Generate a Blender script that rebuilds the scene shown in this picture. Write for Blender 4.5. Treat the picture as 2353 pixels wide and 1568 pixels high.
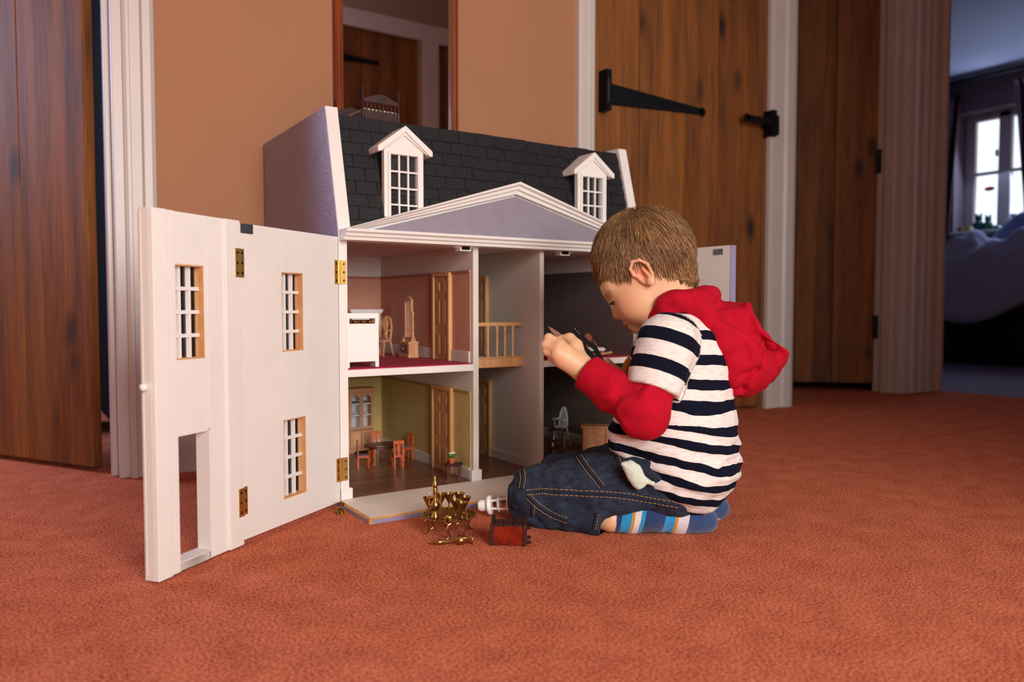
import bpy, bmesh, math, random
import numpy as np
from mathutils import Vector, Matrix, noise as mnoise
from mathutils.bvhtree import BVHTree
random.seed(7); np.random.seed(7)
SC = bpy.context.scene
COL = SC.collection
for o in list(bpy.data.objects): bpy.data.objects.remove(o)

# ------------------------------------------------------------------ camera
W, H = 2353, 1568
FPX = 1780.0
PITCH, YAW = math.radians(2.54), math.radians(33.2)
CAM = np.array([0, 0, .40])
cd = bpy.data.cameras.new('camera'); cam = bpy.data.objects.new('camera', cd); COL.objects.link(cam)
cam.location = CAM; cam.rotation_euler = (math.pi/2 - PITCH, 0, -YAW)
cd.sensor_width = 36; cd.lens = 36*FPX/W; cd.clip_start = .02
cd.dof.use_dof = True; cd.dof.focus_distance = 1.42; cd.dof.aperture_fstop = 3.2
SC.camera = cam

# ------------------------------------------------------------------ light and exposure
SC.view_settings.view_transform = 'Standard'; SC.view_settings.look = 'None'
SC.view_settings.gamma = 1; SC.view_settings.use_curve_mapping = False
SC.view_settings.exposure = 0.0
wd = bpy.data.worlds.new('sky'); SC.world = wd; wd.use_nodes = True
wd.node_tree.nodes['Background'].inputs[0].default_value = (.80, .88, 1.0, 1)
wd.node_tree.nodes['Background'].inputs[1].default_value = 1.6
def area(name, loc, target, sx, sy, energy, col):
    l = bpy.data.lights.new(name, 'AREA'); l.shape = 'RECTANGLE'; l.size = sx; l.size_y = sy
    l.energy = energy; l.color = col
    o = bpy.data.objects.new(name, l); COL.objects.link(o); o.location = loc
    o.rotation_euler = (Vector(target)-Vector(loc)).to_track_quat('-Z', 'Z').to_euler()
    return o
area('landing_window_daylight', (.36, -1.9, 1.12), (.85, 1.4, .25), 1.2, 1.5, 118, (1, .975, .94))
area('left_room_window_daylight', (-.98, 3.52, 1.4), (.45, 1.6, .6), .5, .9, 40, (.62, .68, 1))
area('bedroom_window_daylight', (6.95, 2.75, 1.5), (4.6, 2.6, .5), 1.5, 1.1, 48, (.50, .62, 1))

# ------------------------------------------------------------------ pixel rays
_f = np.array([math.sin(YAW)*math.cos(PITCH), math.cos(YAW)*math.cos(PITCH), -math.sin(PITCH)])
_r = np.array([math.cos(YAW), -math.sin(YAW), 0]); _u = np.cross(_r, _f)
def ray(x, y): return _f + _r*(x-W/2)/FPX - _u*(y-H/2)/FPX
def onz(x, y, z=0.): r = ray(x, y); return CAM + r*(z-CAM[2])/r[2]
def ony(x, y, Y): r = ray(x, y); return CAM + r*(Y-CAM[1])/r[1]
def onx(x, y, X): r = ray(x, y); return CAM + r*(X-CAM[0])/r[0]
def prj(p):
    d = np.array(p)-CAM; w = d@_f
    return W/2+FPX*(d@_r)/w, H/2-FPX*(d@_u)/w

# ------------------------------------------------------------------ materials
def lin(h):
    h = h.lstrip('#'); c = [int(h[i:i+2], 16)/255 for i in (0, 2, 4)]
    return tuple(x/12.92 if x <= .04045 else ((x+.055)/1.055)**2.4 for x in c) + (1,)
MATS = {}
def mat(name, col, rough=.55, metal=0., var=.0, vscale=6., bump=0., bscale=150., coat=0., sheen=0., stretch=(1, 1, 1), col2=None, spec=.5):
    m = bpy.data.materials.new(name); m.use_nodes = True; nt = m.node_tree; b = nt.nodes['Principled BSDF']
    b.inputs['Base Color'].default_value = lin(col); b.inputs['Roughness'].default_value = rough
    b.inputs['Metallic'].default_value = metal; b.inputs['Coat Weight'].default_value = coat
    b.inputs['Sheen Weight'].default_value = sheen; b.inputs['Specular IOR Level'].default_value = spec
    tc = nt.nodes.new('ShaderNodeTexCoord'); mp = nt.nodes.new('ShaderNodeMapping'); mp.inputs['Scale'].default_value = stretch
    nt.links.new(tc.outputs['Object'], mp.inputs['Vector'])
    if var > 0 or col2:
        n = nt.nodes.new('ShaderNodeTexNoise'); n.inputs['Scale'].default_value = vscale; n.inputs['Detail'].default_value = 6
        nt.links.new(mp.outputs[0], n.inputs['Vector'])
        rp = nt.nodes.new('ShaderNodeValToRGB'); rp.color_ramp.elements[0].position = .3; rp.color_ramp.elements[1].position = .7
        c = lin(col); c2 = lin(col2) if col2 else tuple(min(1, x*(1+var)) for x in c[:3])+(1,)
        rp.color_ramp.elements[0].color = tuple(x*(1-var) for x in c[:3])+(1,) if not col2 else c
        rp.color_ramp.elements[1].color = c2
        nt.links.new(n.outputs['Fac'], rp.inputs[0]); nt.links.new(rp.outputs[0], b.inputs['Base Color'])
    if bump > 0:
        n2 = nt.nodes.new('ShaderNodeTexNoise'); n2.inputs['Scale'].default_value = bscale; n2.inputs['Detail'].default_value = 4
        nt.links.new(mp.outputs[0], n2.inputs['Vector'])
        bp = nt.nodes.new('ShaderNodeBump'); bp.inputs['Strength'].default_value = bump; bp.inputs['Distance'].default_value = .004
        nt.links.new(n2.outputs['Fac'], bp.inputs['Height']); nt.links.new(bp.outputs[0], b.inputs['Normal'])
    MATS[name] = m; return m
def wood(name, c1, c2, rough=.45, scale=14., grain=(1, 1, .07), knots=False, coat=0., kscale=3.2, dark='#1c0d06'):
    m = mat(name, c1, rough, coat=coat); nt = m.node_tree; b = nt.nodes['Principled BSDF']
    tc = nt.nodes.new('ShaderNodeTexCoord'); oi = nt.nodes.new('ShaderNodeObjectInfo')
    ad = nt.nodes.new('ShaderNodeVectorMath'); ad.operation = 'ADD'
    sc = nt.nodes.new('ShaderNodeVectorMath'); sc.operation = 'SCALE'; sc.inputs['Scale'].default_value = 9.
    cb = nt.nodes.new('ShaderNodeCombineXYZ')
    for i in range(3): nt.links.new(oi.outputs['Random'], cb.inputs[i])
    nt.links.new(cb.outputs[0], sc.inputs[0]); nt.links.new(tc.outputs['Object'], ad.inputs[0]); nt.links.new(sc.outputs[0], ad.inputs[1])
    mp = nt.nodes.new('ShaderNodeMapping'); mp.inputs['Scale'].default_value = grain; nt.links.new(ad.outputs[0], mp.inputs['Vector'])
    n = nt.nodes.new('ShaderNodeTexNoise'); n.inputs['Scale'].default_value = scale; n.inputs['Detail'].default_value = 8; n.inputs['Distortion'].default_value = .8
    nt.links.new(mp.outputs[0], n.inputs['Vector'])
    wv = nt.nodes.new('ShaderNodeTexNoise'); wv.inputs['Scale'].default_value = scale*9; wv.inputs['Detail'].default_value = 5
    nt.links.new(mp.outputs[0], wv.inputs['Vector'])
    mx = nt.nodes.new('ShaderNodeMath'); mx.operation = 'MULTIPLY_ADD'; mx.inputs[1].default_value = .45
    nt.links.new(wv.outputs['Fac'], mx.inputs[0]); nt.links.new(n.outputs['Fac'], mx.inputs[2])
    rp = nt.nodes.new('ShaderNodeValToRGB'); rp.color_ramp.elements[0].position = .52; rp.color_ramp.elements[1].position = .92
    rp.color_ramp.elements[0].color = lin(c1); rp.color_ramp.elements[1].color = lin(c2)
    nt.links.new(mx.outputs[0], rp.inputs[0]); out = rp.outputs[0]
    if knots:
        mk = nt.nodes.new('ShaderNodeMapping'); mk.inputs['Scale'].default_value = (1.6, 1.6, .8); nt.links.new(ad.outputs[0], mk.inputs['Vector'])
        vo = nt.nodes.new('ShaderNodeTexVoronoi'); vo.inputs['Scale'].default_value = kscale; nt.links.new(mk.outputs[0], vo.inputs['Vector'])
        kr = nt.nodes.new('ShaderNodeValToRGB'); kr.color_ramp.elements[0].position = .06; kr.color_ramp.elements[1].position = .2
        nt.links.new(vo.outputs['Distance'], kr.inputs[0])
        mi = nt.nodes.new('ShaderNodeMix'); mi.data_type = 'RGBA'
        nt.links.new(kr.outputs[0], mi.inputs['Factor']); mi.inputs['A'].default_value = lin(dark); nt.links.new(out, mi.inputs['B']); out = mi.outputs['Result']
    nt.links.new(out, b.inputs['Base Color'])
    bp = nt.nodes.new('ShaderNodeBump'); bp.inputs['Strength'].default_value = .12; bp.inputs['Distance'].default_value = .002
    nt.links.new(wv.outputs['Fac'], bp.inputs['Height']); nt.links.new(bp.outputs[0], b.inputs['Normal'])
    return m
def striped(name, base, line, period, width, rough=.8, var=.06, speck=None):
    m = mat(name, base, rough, var=var, vscale=25); nt = m.node_tree; b = nt.nodes['Principled BSDF']
    src = b.inputs['Base Color'].links[0].from_socket
    tc = nt.nodes.new('ShaderNodeTexCoord'); s = nt.nodes.new('ShaderNodeSeparateXYZ'); nt.links.new(tc.outputs['Object'], s.inputs[0])
    a = nt.nodes.new('ShaderNodeMath'); a.operation = 'ADD'; nt.links.new(s.outputs[0], a.inputs[0]); nt.links.new(s.outputs[1], a.inputs[1])
    d = nt.nodes.new('ShaderNodeMath'); d.operation = 'MULTIPLY'; d.inputs[1].default_value = 1/period; nt.links.new(a.outputs[0], d.inputs[0])
    fr = nt.nodes.new('ShaderNodeMath'); fr.operation = 'FRACT'; nt.links.new(d.outputs[0], fr.inputs[0])
    lt = nt.nodes.new('ShaderNodeMath'); lt.operation = 'LESS_THAN'; lt.inputs[1].default_value = width; nt.links.new(fr.outputs[0], lt.inputs[0])
    mi = nt.nodes.new('ShaderNodeMix'); mi.data_type = 'RGBA'; nt.links.new(lt.outputs[0], mi.inputs['Factor'])
    nt.links.new(src, mi.inputs['A']); mi.inputs['B'].default_value = lin(line); out = mi.outputs['Result']
    if speck:
        n = nt.nodes.new('ShaderNodeTexNoise'); n.inputs['Scale'].default_value = 420; nt.links.new(tc.outputs['Object'], n.inputs['Vector'])
        r2 = nt.nodes.new('ShaderNodeValToRGB'); r2.color_ramp.elements[0].position = .56; r2.color_ramp.elements[1].position = .68
        nt.links.new(n.outputs['Fac'], r2.inputs[0]); m2 = nt.nodes.new('ShaderNodeMix'); m2.data_type = 'RGBA'
        nt.links.new(r2.outputs[0], m2.inputs['Factor']); nt.links.new(out, m2.inputs['A']); m2.inputs['B'].default_value = lin(speck); out = m2.outputs['Result']
    nt.links.new(out, b.inputs['Base Color']); return m

mat('paint_white', '#dcd5d0', .42, var=.05, vscale=9, bump=.05, bscale=60)
mat('frame_white', '#cfc6c0', .4, var=.04, vscale=4)
mat('wall_tan', '#a97756', .85, var=.05, vscale=3, bump=.12, bscale=220)
mat('wall_dim', '#8a7a72', .9)
mat('wall_shade_black', '#0b0a0e', .95, spec=.1)  # near black puts the shade of the unlit rooms into the wall colour
mat('ceiling_white', '#b5a599', .9)
mat('carpet', '#a84d37', .95, var=0)
wood('oak', '#57300f', '#96591f', .7, knots=True, kscale=3.6)
wood('oak_light', '#6b3a16', '#a46a33', .5, knots=False)
wood('mirror_wood', '#6a2c0e', '#94441a', .4)
mat('iron', '#141318', .5, metal=.6, bump=.2, bscale=90)
mat('steel', '#8a8c8c', .35, metal=1)
mat('brass_plate', '#e2c070', .32, metal=1)
mat('brass', '#a98650', .32, metal=1, var=.2, vscale=60)
mat('house_white', '#e6e2dc', .5, var=.03, vscale=12, bump=.05, bscale=120)
mat('house_lilac', '#8d86a2', .32, var=.08, vscale=20, bump=.35, bscale=260)
mat('pediment_lilac', '#8d8590', .35, var=.05, vscale=40, bump=.1, bscale=300)
mat('bare_wood', '#c38f52', .7, var=.2, vscale=60)
mat('slate', '#141318', .62, var=.25, vscale=25, bump=.3, bscale=120)
mat('mirror_glass', '#e8e8e8', .02, metal=1)
mat('room_white', '#d6cec5', .75)
mat('step_paint', '#e6dacd', .6, var=.03, vscale=14)
mat('toy_carpet', '#a5173a', .95, var=.2, vscale=300)
striped('pink_paper', '#cf9c82', '#b87a66', .0052, .35)
striped('green_paper', '#d2bb78', '#c2a867', .0072, .3, speck='#9c7c48')
striped('dark_paper', '#6d5c58', '#453a40', .0068, .4)
mat('grey_paper', '#7a6d64', .85, var=.05)
wood('toy_floor', '#5a3828', '#80563f', .3, scale=30, grain=(.12, 1, 1))
wood('toy_door', '#b27c52', '#cf9c6c', .5, scale=40)
wood('pine', '#c48850', '#dcaa76', .5, scale=40)
wood('walnut', '#bd8054', '#d8a174', .5, scale=40)
wood('orange_wood', '#a8380a', '#d85e14', .38, scale=40, coat=.1)
wood('red_wood', '#4a0f08', '#8a220f', .22, scale=45, coat=.5, grain=(.3, 1, .3))
wood('dark_red_wood', '#260807', '#3c100c', .5, scale=45)
wood('brown_wood', '#4a2010', '#6e3318', .35, scale=45)
mat('white_plastic', '#f2f2ee', .3)
mat('gold_knob', '#d89a1c', .2, metal=1)
mat('black_gloss', '#040405', .6, spec=.12)
mat('navy_strip', '#22264a', .6)
mat('terracotta', '#c05a2c', .8)
mat('leaf_green', '#3f8f3a', .6)
mat('petal', '#efeeda', .6)
mat('flower_cloth', '#d9cdb4', .9, var=.0, col2='#7a6a60', vscale=160)
mat('porcelain', '#dfe0e4', .3)
mat('blue_china', '#4a5a80', .3)
def glass(name, rough=.02, tint='#ffffff'):
    m = bpy.data.materials.new(name); m.use_nodes = True; nt = m.node_tree
    for n in list(nt.nodes):
        if n.type == 'BSDF_PRINCIPLED': nt.nodes.remove(n)
    t = nt.nodes.new('ShaderNodeBsdfTransparent'); t.inputs[0].default_value = lin(tint)
    g = nt.nodes.new('ShaderNodeBsdfGlossy'); g.inputs['Roughness'].default_value = rough
    f = nt.nodes.new('ShaderNodeFresnel'); f.inputs[0].default_value = 1.45; mx = nt.nodes.new('ShaderNodeMixShader')
    nt.links.new(f.outputs[0], mx.inputs[0]); nt.links.new(t.outputs[0], mx.inputs[1]); nt.links.new(g.outputs[0], mx.inputs[2])
    nt.links.new(mx.outputs[0], nt.nodes['Material Output'].inputs[0]); MATS[name] = m
glass('glass')
# carpet colour: mottled tufts
def carpet_nodes():
    m = MATS['carpet']; nt = m.node_tree; b = nt.nodes['Principled BSDF']; tc = nt.nodes.new('ShaderNodeTexCoord')
    n = nt.nodes.new('ShaderNodeTexNoise'); n.inputs['Scale'].default_value = 250; n.inputs['Detail'].default_value = 6; n.inputs['Roughness'].default_value = .65; nt.links.new(tc.outputs['Object'], n.inputs['Vector'])
    n2 = nt.nodes.new('ShaderNodeTexNoise'); n2.inputs['Scale'].default_value = 16; n2.inputs['Detail'].default_value = 3; nt.links.new(tc.outputs['Object'], n2.inputs['Vector'])
    a = nt.nodes.new('ShaderNodeMath'); a.operation = 'MULTIPLY_ADD'; a.inputs[1].default_value = .16; nt.links.new(n2.outputs['Fac'], a.inputs[0]); nt.links.new(n.outputs['Fac'], a.inputs[2])
    rp = nt.nodes.new('ShaderNodeValToRGB'); rp.color_ramp.elements[0].position = .44; rp.color_ramp.elements[1].position = .72
    rp.color_ramp.elements[0].color = lin('#8e3c29'); rp.color_ramp.elements[1].color = lin('#ee8e6b')
    nt.links.new(a.outputs[0], rp.inputs[0]); nt.links.new(rp.outputs[0], b.inputs['Base Color'])
    bp = nt.nodes.new('ShaderNodeBump'); bp.inputs['Strength'].default_value = .6; bp.inputs['Distance'].default_value = .004
    nt.links.new(n.outputs['Fac'], bp.inputs['Height']); nt.links.new(bp.outputs[0], b.inputs['Normal'])
    b.inputs['Specular IOR Level'].default_value = .0
carpet_nodes()

# ------------------------------------------------------------------ mesh builder
FRAME = {}          # object -> matrix of its thing
class MB:
    def __init__(s): s.v = []; s.f = []; s.m = []
    def add(s, v, f, mi=0):
        n = len(s.v); s.v += [tuple(map(float, p)) for p in v]; s.f += [tuple(n+i for i in q) for q in f]
        s.m += [mi]*len(f) if isinstance(mi, int) else list(mi); return s
    def box(s, x0, x1, y0, y1, z0, z1, mi=0):
        v = [(x, y, z) for z in (z0, z1) for y in (y0, y1) for x in (x0, x1)]
        return s.add(v, [(0, 2, 3, 1), (4, 5, 7, 6), (0, 1, 5, 4), (2, 6, 7, 3), (0, 4, 6, 2), (1, 3, 7, 5)], mi)
    def bar(s, a, b, w, h, mi=0, up=(0, 0, 1)):
        a = np.array(a, float); b = np.array(b, float); d = b-a; d /= np.linalg.norm(d); u = np.array(up, float)
        sd = np.cross(d, u); sd /= np.linalg.norm(sd); u = np.cross(sd, d)
        v = []
        for p in (a, b):
            for k, l in ((-1, -1), (1, -1), (1, 1), (-1, 1)): v.append(p+sd*k*w/2+u*l*h/2)
        return s.add(v, [(0, 1, 2, 3), (7, 6, 5, 4), (0, 4, 5, 1), (1, 5, 6, 2), (2, 6, 7, 3), (3, 7, 4, 0)], mi)
    def prism(s, poly, axis, a0, a1, mi=0, cap0=None, cap1=None):
        def P(u, w, t): return {'x': (t, u, w), 'y': (u, t, w), 'z': (u, w, t)}[axis]
        n = len(poly); v = [P(u, w, a0) for u, w in poly]+[P(u, w, a1) for u, w in poly]
        f = [tuple(range(n)), tuple(range(2*n-1, n-1, -1))]+[(i, n+i, n+(i+1) % n, (i+1) % n) for i in range(n)]
        return s.add(v, f, [mi if cap0 is None else cap0, mi if cap1 is None else cap1]+[mi]*n)
    def tube(s, pts, rad, n=8, cap=True, mi=0):
        pts = [np.array(p, float) for p in pts]; k = len(pts)
        if not hasattr(rad, '__len__'): rad = [rad]*k
        v = []; ref = None
        for i in range(k):
            d = pts[min(i+1, k-1)]-pts[max(i-1, 0)]; d = d/(np.linalg.norm(d)+1e-12)
            if ref is None: ref = np.array([0, 0, 1.]) if abs(d[2]) < .9 else np.array([1., 0, 0])
            a = ref-d*(ref@d); a /= np.linalg.norm(a)+1e-12; b = np.cross(d, a); ref = a
            for j in range(n):
                t = 2*math.pi*j/n; v.append(pts[i]+(a*math.cos(t)+b*math.sin(t))*rad[i])
        f = [(i*n+j, i*n+(j+1) % n, (i+1)*n+(j+1) % n, (i+1)*n+j) for i in range(k-1) for j in range(n)]
        if cap: f += [tuple(range(n-1, -1, -1)), tuple((k-1)*n+j for j in range(n))]
        return s.add(v, f, mi)
    def lathe(s, prof, n=14, M=None, mi=0):
        v = [(r*math.cos(2*math.pi*j/n), r*math.sin(2*math.pi*j/n), z) for r, z in prof for j in range(n)]
        if M is not None: v = [tuple(M @ Vector(p)) for p in v]
        k = len(prof); f = [(i*n+j, i*n+(j+1) % n, (i+1)*n+(j+1) % n, (i+1)*n+j) for i in range(k-1) for j in range(n)]
        f += [tuple(range(n-1, -1, -1)), tuple((k-1)*n+j for j in range(n))]
        return s.add(v, f, mi)
    def ball(s, c, r, n=10, mi=0, sq=(1, 1, 1)):
        pr = [(max(1e-4, math.sin(math.pi*i/(n//2+2))), -math.cos(math.pi*i/(n//2+2))) for i in range(n//2+3)]
        M = Matrix.Translation(Vector(c)) @ Matrix.Diagonal((r*sq[0], r*sq[1], r*sq[2], 1)); return s.lathe(pr, n, M, mi)
    def move(s, M): s.v = [tuple(M @ Vector(p)) for p in s.v]; return s
    def build(s, name, mats, parent=None, smooth=False, bevel=0, local=False, ang=38, hide_seg=2):
        if not isinstance(mats, (list, tuple)): mats = [mats]
        me = bpy.data.meshes.new(name); v = s.v
        root = FRAME.get(parent)
        if root is not None and not local: Mi = root.inverted(); v = [tuple(Mi @ Vector(p)) for p in v]
        me.from_pydata(v, [], s.f)
        for m in mats: me.materials.append(MATS[m] if isinstance(m, str) else m)
        me.polygons.foreach_set('material_index', s.m)
        bm = bmesh.new(); bm.from_mesh(me); bmesh.ops.recalc_face_normals(bm, faces=bm.faces); bm.to_mesh(me); bm.free()
        if smooth:
            me.polygons.foreach_set('use_smooth', [True]*len(me.polygons)); me.set_sharp_from_angle(angle=math.radians(ang))
        me.update()
        o = bpy.data.objects.new(name, me); COL.objects.link(o)
        if parent is not None: o.parent = parent; FRAME[o] = root
        if bevel:
            b = o.modifiers.new('bevel', 'BEVEL'); b.width = bevel; b.segments = hide_seg; b.limit_method = 'ANGLE'; b.angle_limit = math.radians(40)
        return o
def tag(o, label=None, cat=None, group=None, kind=None):
    if label: o['label'] = label
    if cat: o['category'] = cat
    if group: o['group'] = group
    if kind: o['kind'] = kind
    return o
def thing(name, label, cat, loc, rz=0., group=None, kind=None):
    o = bpy.data.objects.new(name, None); COL.objects.link(o); o.empty_display_size = .05
    o.location = tuple(map(float, loc)); o.rotation_euler = (0, 0, rz)
    FRAME[o] = Matrix.Translation(Vector(o.location)) @ Matrix.Rotation(rz, 4, 'Z')
    return tag(o, label, cat, group, kind)
def solo(mb, name, mats, label, cat, loc, rz=0., group=None, **k):
    o = mb.build(name, mats, **k); o.location = tuple(map(float, loc)); o.rotation_euler = (0, 0, rz); return tag(o, label, cat, group)
def struct(mb, name, mats, label=None, cat=None, **k):
    return tag(mb.build(name, mats, **k), label, cat, kind='structure')
def clone(root, loc, rz, label, group=None):
    r = root.copy(); COL.objects.link(r); r.location = tuple(map(float, loc)); r.rotation_euler = (0, 0, rz); r['label'] = label
    if group: r['group'] = group
    for ch in root.children:
        c = ch.copy(); COL.objects.link(c); c.parent = r
        for g in ch.children: d = g.copy(); COL.objects.link(d); d.parent = c
    return r
# ================================================================== the setting
WY = 2.000                       # wall plane behind the doll's house
CEIL = 2.4
struct(MB().box(-2.0, 3.72, -2.1, 2.0, -.05, 0).box(-2., 3.72, 2.0, 4.2, -.05, 0), 'floor', 'carpet', 'red brown carpet covering the landing', 'carpet')
struct(MB().box(3.72, 7.2, .2, 4.6, -.05, 0), 'floor_bedroom', mat('bedroom_carpet', '#7d6a78', .95, var=.1, vscale=90), 'greyish mauve carpet in the bedroom', 'carpet')
struct(MB().box(-2.0, 3.72, -2.1, 4.2, CEIL, CEIL+.05), 'ceiling', 'ceiling_white', 'plain ceiling over the landing', 'ceiling')
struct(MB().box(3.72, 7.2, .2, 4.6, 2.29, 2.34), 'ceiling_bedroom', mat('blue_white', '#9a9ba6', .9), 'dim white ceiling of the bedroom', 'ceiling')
XA, XB = .238, 1.620             # plain wall between the left doorway and the boarded door
XC, XD = 2.492, 3.43
DT = 2.02                        # door head height
wb = MB()
wb.box(-2.0, -.66, WY, WY+.11, 0, CEIL); wb.box(-.66, XA, WY, WY+.11, DT, CEIL)
wb.box(XA, XB, WY, WY+.11, 0, CEIL); wb.box(XB, XC, WY, WY+.11, DT, CEIL)
wb.box(XC, 2.64, WY, WY+.11, 0, CEIL); wb.box(2.64, XD, WY, WY+.11, DT, CEIL); wb.box(XD, 3.72, WY, WY+.11, 0, CEIL)
struct(wb, 'wall_back', 'wall_tan', 'tan painted wall behind the dollhouse', 'wall')
struct(MB().box(-2.06, -2.0, -2.1, 4.2, 0, CEIL), 'wall_left', 'wall_tan', 'tan end wall of the landing', 'wall')
struct(MB().box(1.27, 1.38, -.44, -.33, 0, CEIL).box(1.38, 2.14, -.44, -.33, DT, CEIL).box(2.14, 2.26, -.44, -.33, 0, CEIL).box(2.26, 3.06, -.44, -.33, DT, CEIL).box(3.06, 3.72, -.44, -.33, 0, CEIL), 'wall_front', mat('wall_pale', '#a58a75', .85), 'pale wall opposite, seen in the mirror', 'wall')
struct(MB().box(1.6, 1.68, -2.1, -.44, 0, CEIL), 'wall_bay_side', 'wall_tan', 'side wall of the window bay', 'wall')
struct(MB().box(-2., 1.68, -2.16, -2.1, 0, CEIL), 'wall_bay', 'wall_tan', 'wall of the window bay', 'wall')
# rooms behind the doors
struct(MB().box(.30, .36, WY+.11, 4.2, 0, CEIL).box(-2.0, .36, 4.15, 4.2, 0, CEIL), 'wall_left_room', 'wall_shade_black', 'walls of the room behind the left oak door, coloured black for its shade', 'wall')
struct(MB().box(2.40, 2.46, WY+.11, 4.2, 0, CEIL).box(2.4, 3.7, 4.15, 4.2, 0, CEIL), 'wall_dark_room', 'wall_shade_black', 'walls of the room behind the second door, coloured black for its shade', 'wall')
# bedroom shell
bw = MB().box(3.70, 3.80, 2.02, 4.6, 0, CEIL).box(3.72, 3.80, .2, 1.05, 0, CEIL).box(3.72, 3.80, 1.05, 2.02, 2.05, CEIL)
bw.box(3.72, 7.2, 4.55, 4.6, 0, CEIL).box(3.72, 7.2, .14, .2, 0, CEIL)
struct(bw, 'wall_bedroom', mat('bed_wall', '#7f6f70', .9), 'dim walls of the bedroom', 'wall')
XW = 6.75                        # window wall of the bedroom
def bwp(px, py): p = onx(px, py, XW); return p[1], p[2]
wy1 = bwp(2193, 400)[0]; wz0 = bwp(2250, 531)[1]; wz1 = bwp(2230, 258)[1]; wy0 = 1.75
struct(MB().box(XW, XW+.28, wy1, 4.6, 0, CEIL).box(XW, XW+.28, .2, wy0, 0, CEIL).box(XW, XW+.28, wy0, wy1, 0, wz0).box(XW, XW+.28, wy0, wy1, wz1, CEIL), 'wall_window', 'bed_wall', 'bedroom wall around the casement window', 'wall')

# --- architraves: profiled strips, one object for each opening side
def arch(x0, x1, flip=1):
    # profile across the width (x) and out of the wall (y)
    w = x1-x0; pr = [(0, 0), (0, .016), (.10, .020), (.20, .020), (.24, .012), (.55, .015), (.62, .024), (.86, .026), (1, .018), (1, 0)]
    pts = [((x0+u*w) if flip > 0 else (x1-u*w), WY-d) for u, d in pr]
    return pts
def vstrip(pts, z0, z1, name, label, kind_name='trim'):
    return struct(MB().prism(pts, 'z', z0, z1), name, 'frame_white', label, 'door frame', smooth=True, ang=20)
def hstrip(x0, x1, z0, z1, name, label):
    return struct(MB().prism([(WY, z0), (WY-.018, z0), (WY-.022, z0+.02), (WY-.012, z0+.035), (WY-.024, z1-.02), (WY-.016, z1), (WY, z1)], 'x', x0, x1), name, 'frame_white', label, 'door frame')
vstrip(arch(XA, XA+.066), 0, DT+.06, 'trim_1', 'white moulded door frame beside the knotty oak door')
struct(MB().box(XA-.022, XA+.004, WY-.006, WY+.115, 0, DT).box(XA-.034, XA-.022, WY+.03, WY+.075, 0, DT), 'trim_2', 'frame_white', 'white inner jamb of the left doorway', 'door frame', bevel=.002)
vstrip(arch(XB-.068, XB, -1), 0, DT+.06, 'trim_3', 'white moulded upright left of the boarded oak door')
vstrip(arch(XC-.004, 2.645), 0, DT+.06, 'trim_4', 'white moulded upright right of the boarded oak door')
struct(MB().box(2.605, 2.647, WY-.004, WY+.115, 0, DT), 'trim_5', 'frame_white', 'white left jamb of the dim doorway', 'door frame')
vstrip(arch(XD+.01, XD+.12), 0, DT+.06, 'trim_6', 'white moulded upright right of the dark door')
struct(MB().box(XD-.01, XD+.012, WY-.005, WY+.12, 0, DT).box(XD-.022, XD-.01, WY+.03, WY+.075, 0, DT), 'trim_7', 'frame_white', 'white right jamb carrying the dark door', 'door frame', bevel=.002)
vstrip([(XD+.125, WY), (XD+.125, WY-.02), (XD+.15, WY-.032), (XD+.18, WY-.024), (XD+.2, WY-.036), (XD+.255, WY-.036), (XD+.255, WY)], 0, DT+.06, 'trim_8', 'white corner post beside the bedroom doorway')
struct(MB().box(3.68, 3.70, 1.94, 2.03, 0, DT), 'trim_9', 'frame_white', 'white jamb at the bedroom doorway', 'door frame')
hstrip(XB-.068, 2.645, DT, DT+.07, 'trim_10', 'white moulded head over the boarded oak door')
hstrip(-.7, XA+.066, DT, DT+.07, 'trim_11', 'white moulded head over the left doorway')
hstrip(2.645, XD+.12, DT, DT+.07, 'trim_12', 'white moulded head over the dim doorway')
# skirting on plain walls
struct(MB().prism([(WY, 0), (WY-.014, 0), (WY-.014, .075), (WY-.006, .09), (WY, .09)], 'x', XA+.066, XB-.068), 'baseboard_back', 'frame_white', 'white skirting board behind the dollhouse', 'skirting')

# --- door_1: boarded oak door, closed
def strap(mb, A, B, h0, h1, out):
    a = np.array(A, float); b = np.array(B, float); d = (b-a); n = np.cross(d, (0, 0, 1)); n = n/np.linalg.norm(n)*out
    up = np.array([0, 0, 1.]); v = [a-up*h0/2, b-up*h1/2, b+up*h1/2, a+up*h0/2]; v += [p+n for p in v]
    mb.add(v, [(0, 1, 2, 3), (7, 6, 5, 4), (0, 4, 5, 1), (1, 5, 6, 2), (2, 6, 7, 3), (3, 7, 4, 0)])
    k = 10; c = [b+(np.array([d[0], d[1], 0])/np.linalg.norm(d)*math.cos(t)+up*math.sin(t))*h1*.75 for t in [2*math.pi*i/k for i in range(k)]]
    mb.add(c+[p+n for p in c], [tuple(range(k)), tuple(range(2*k-1, k-1, -1))]+[(i, k+i, k+(i+1) % k, (i+1) % k) for i in range(k)])
    return mb
def boarded(name, label, xs, yf, yb, kind='structure'):
    d = thing(name, label, 'door', (xs[0], (yf+yb)/2, 0), kind=kind)
    for a, b in zip(xs, xs[1:]): MB().box(a+.0012, b-.0012, yf+random.uniform(0, .002), yb, .012, DT-.004).build('plank', 'oak', d, bevel=.003)
    return d
D1Y = WY+.012
xs = [XB+.003]+[ony(px, 300, D1Y)[0] for px in (1470, 1578, 1652)]+[XC-.006]
d1 = boarded('door_1', 'closed boarded oak door with black iron strap hinge', xs, D1Y, D1Y+.04)
A = ony(1377, 212, D1Y); B = ony(1612, 262, D1Y)
hg = strap(MB(), (A[0], D1Y, A[2]), (B[0], D1Y, A[2]-.0), .075, .022, .006)
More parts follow.
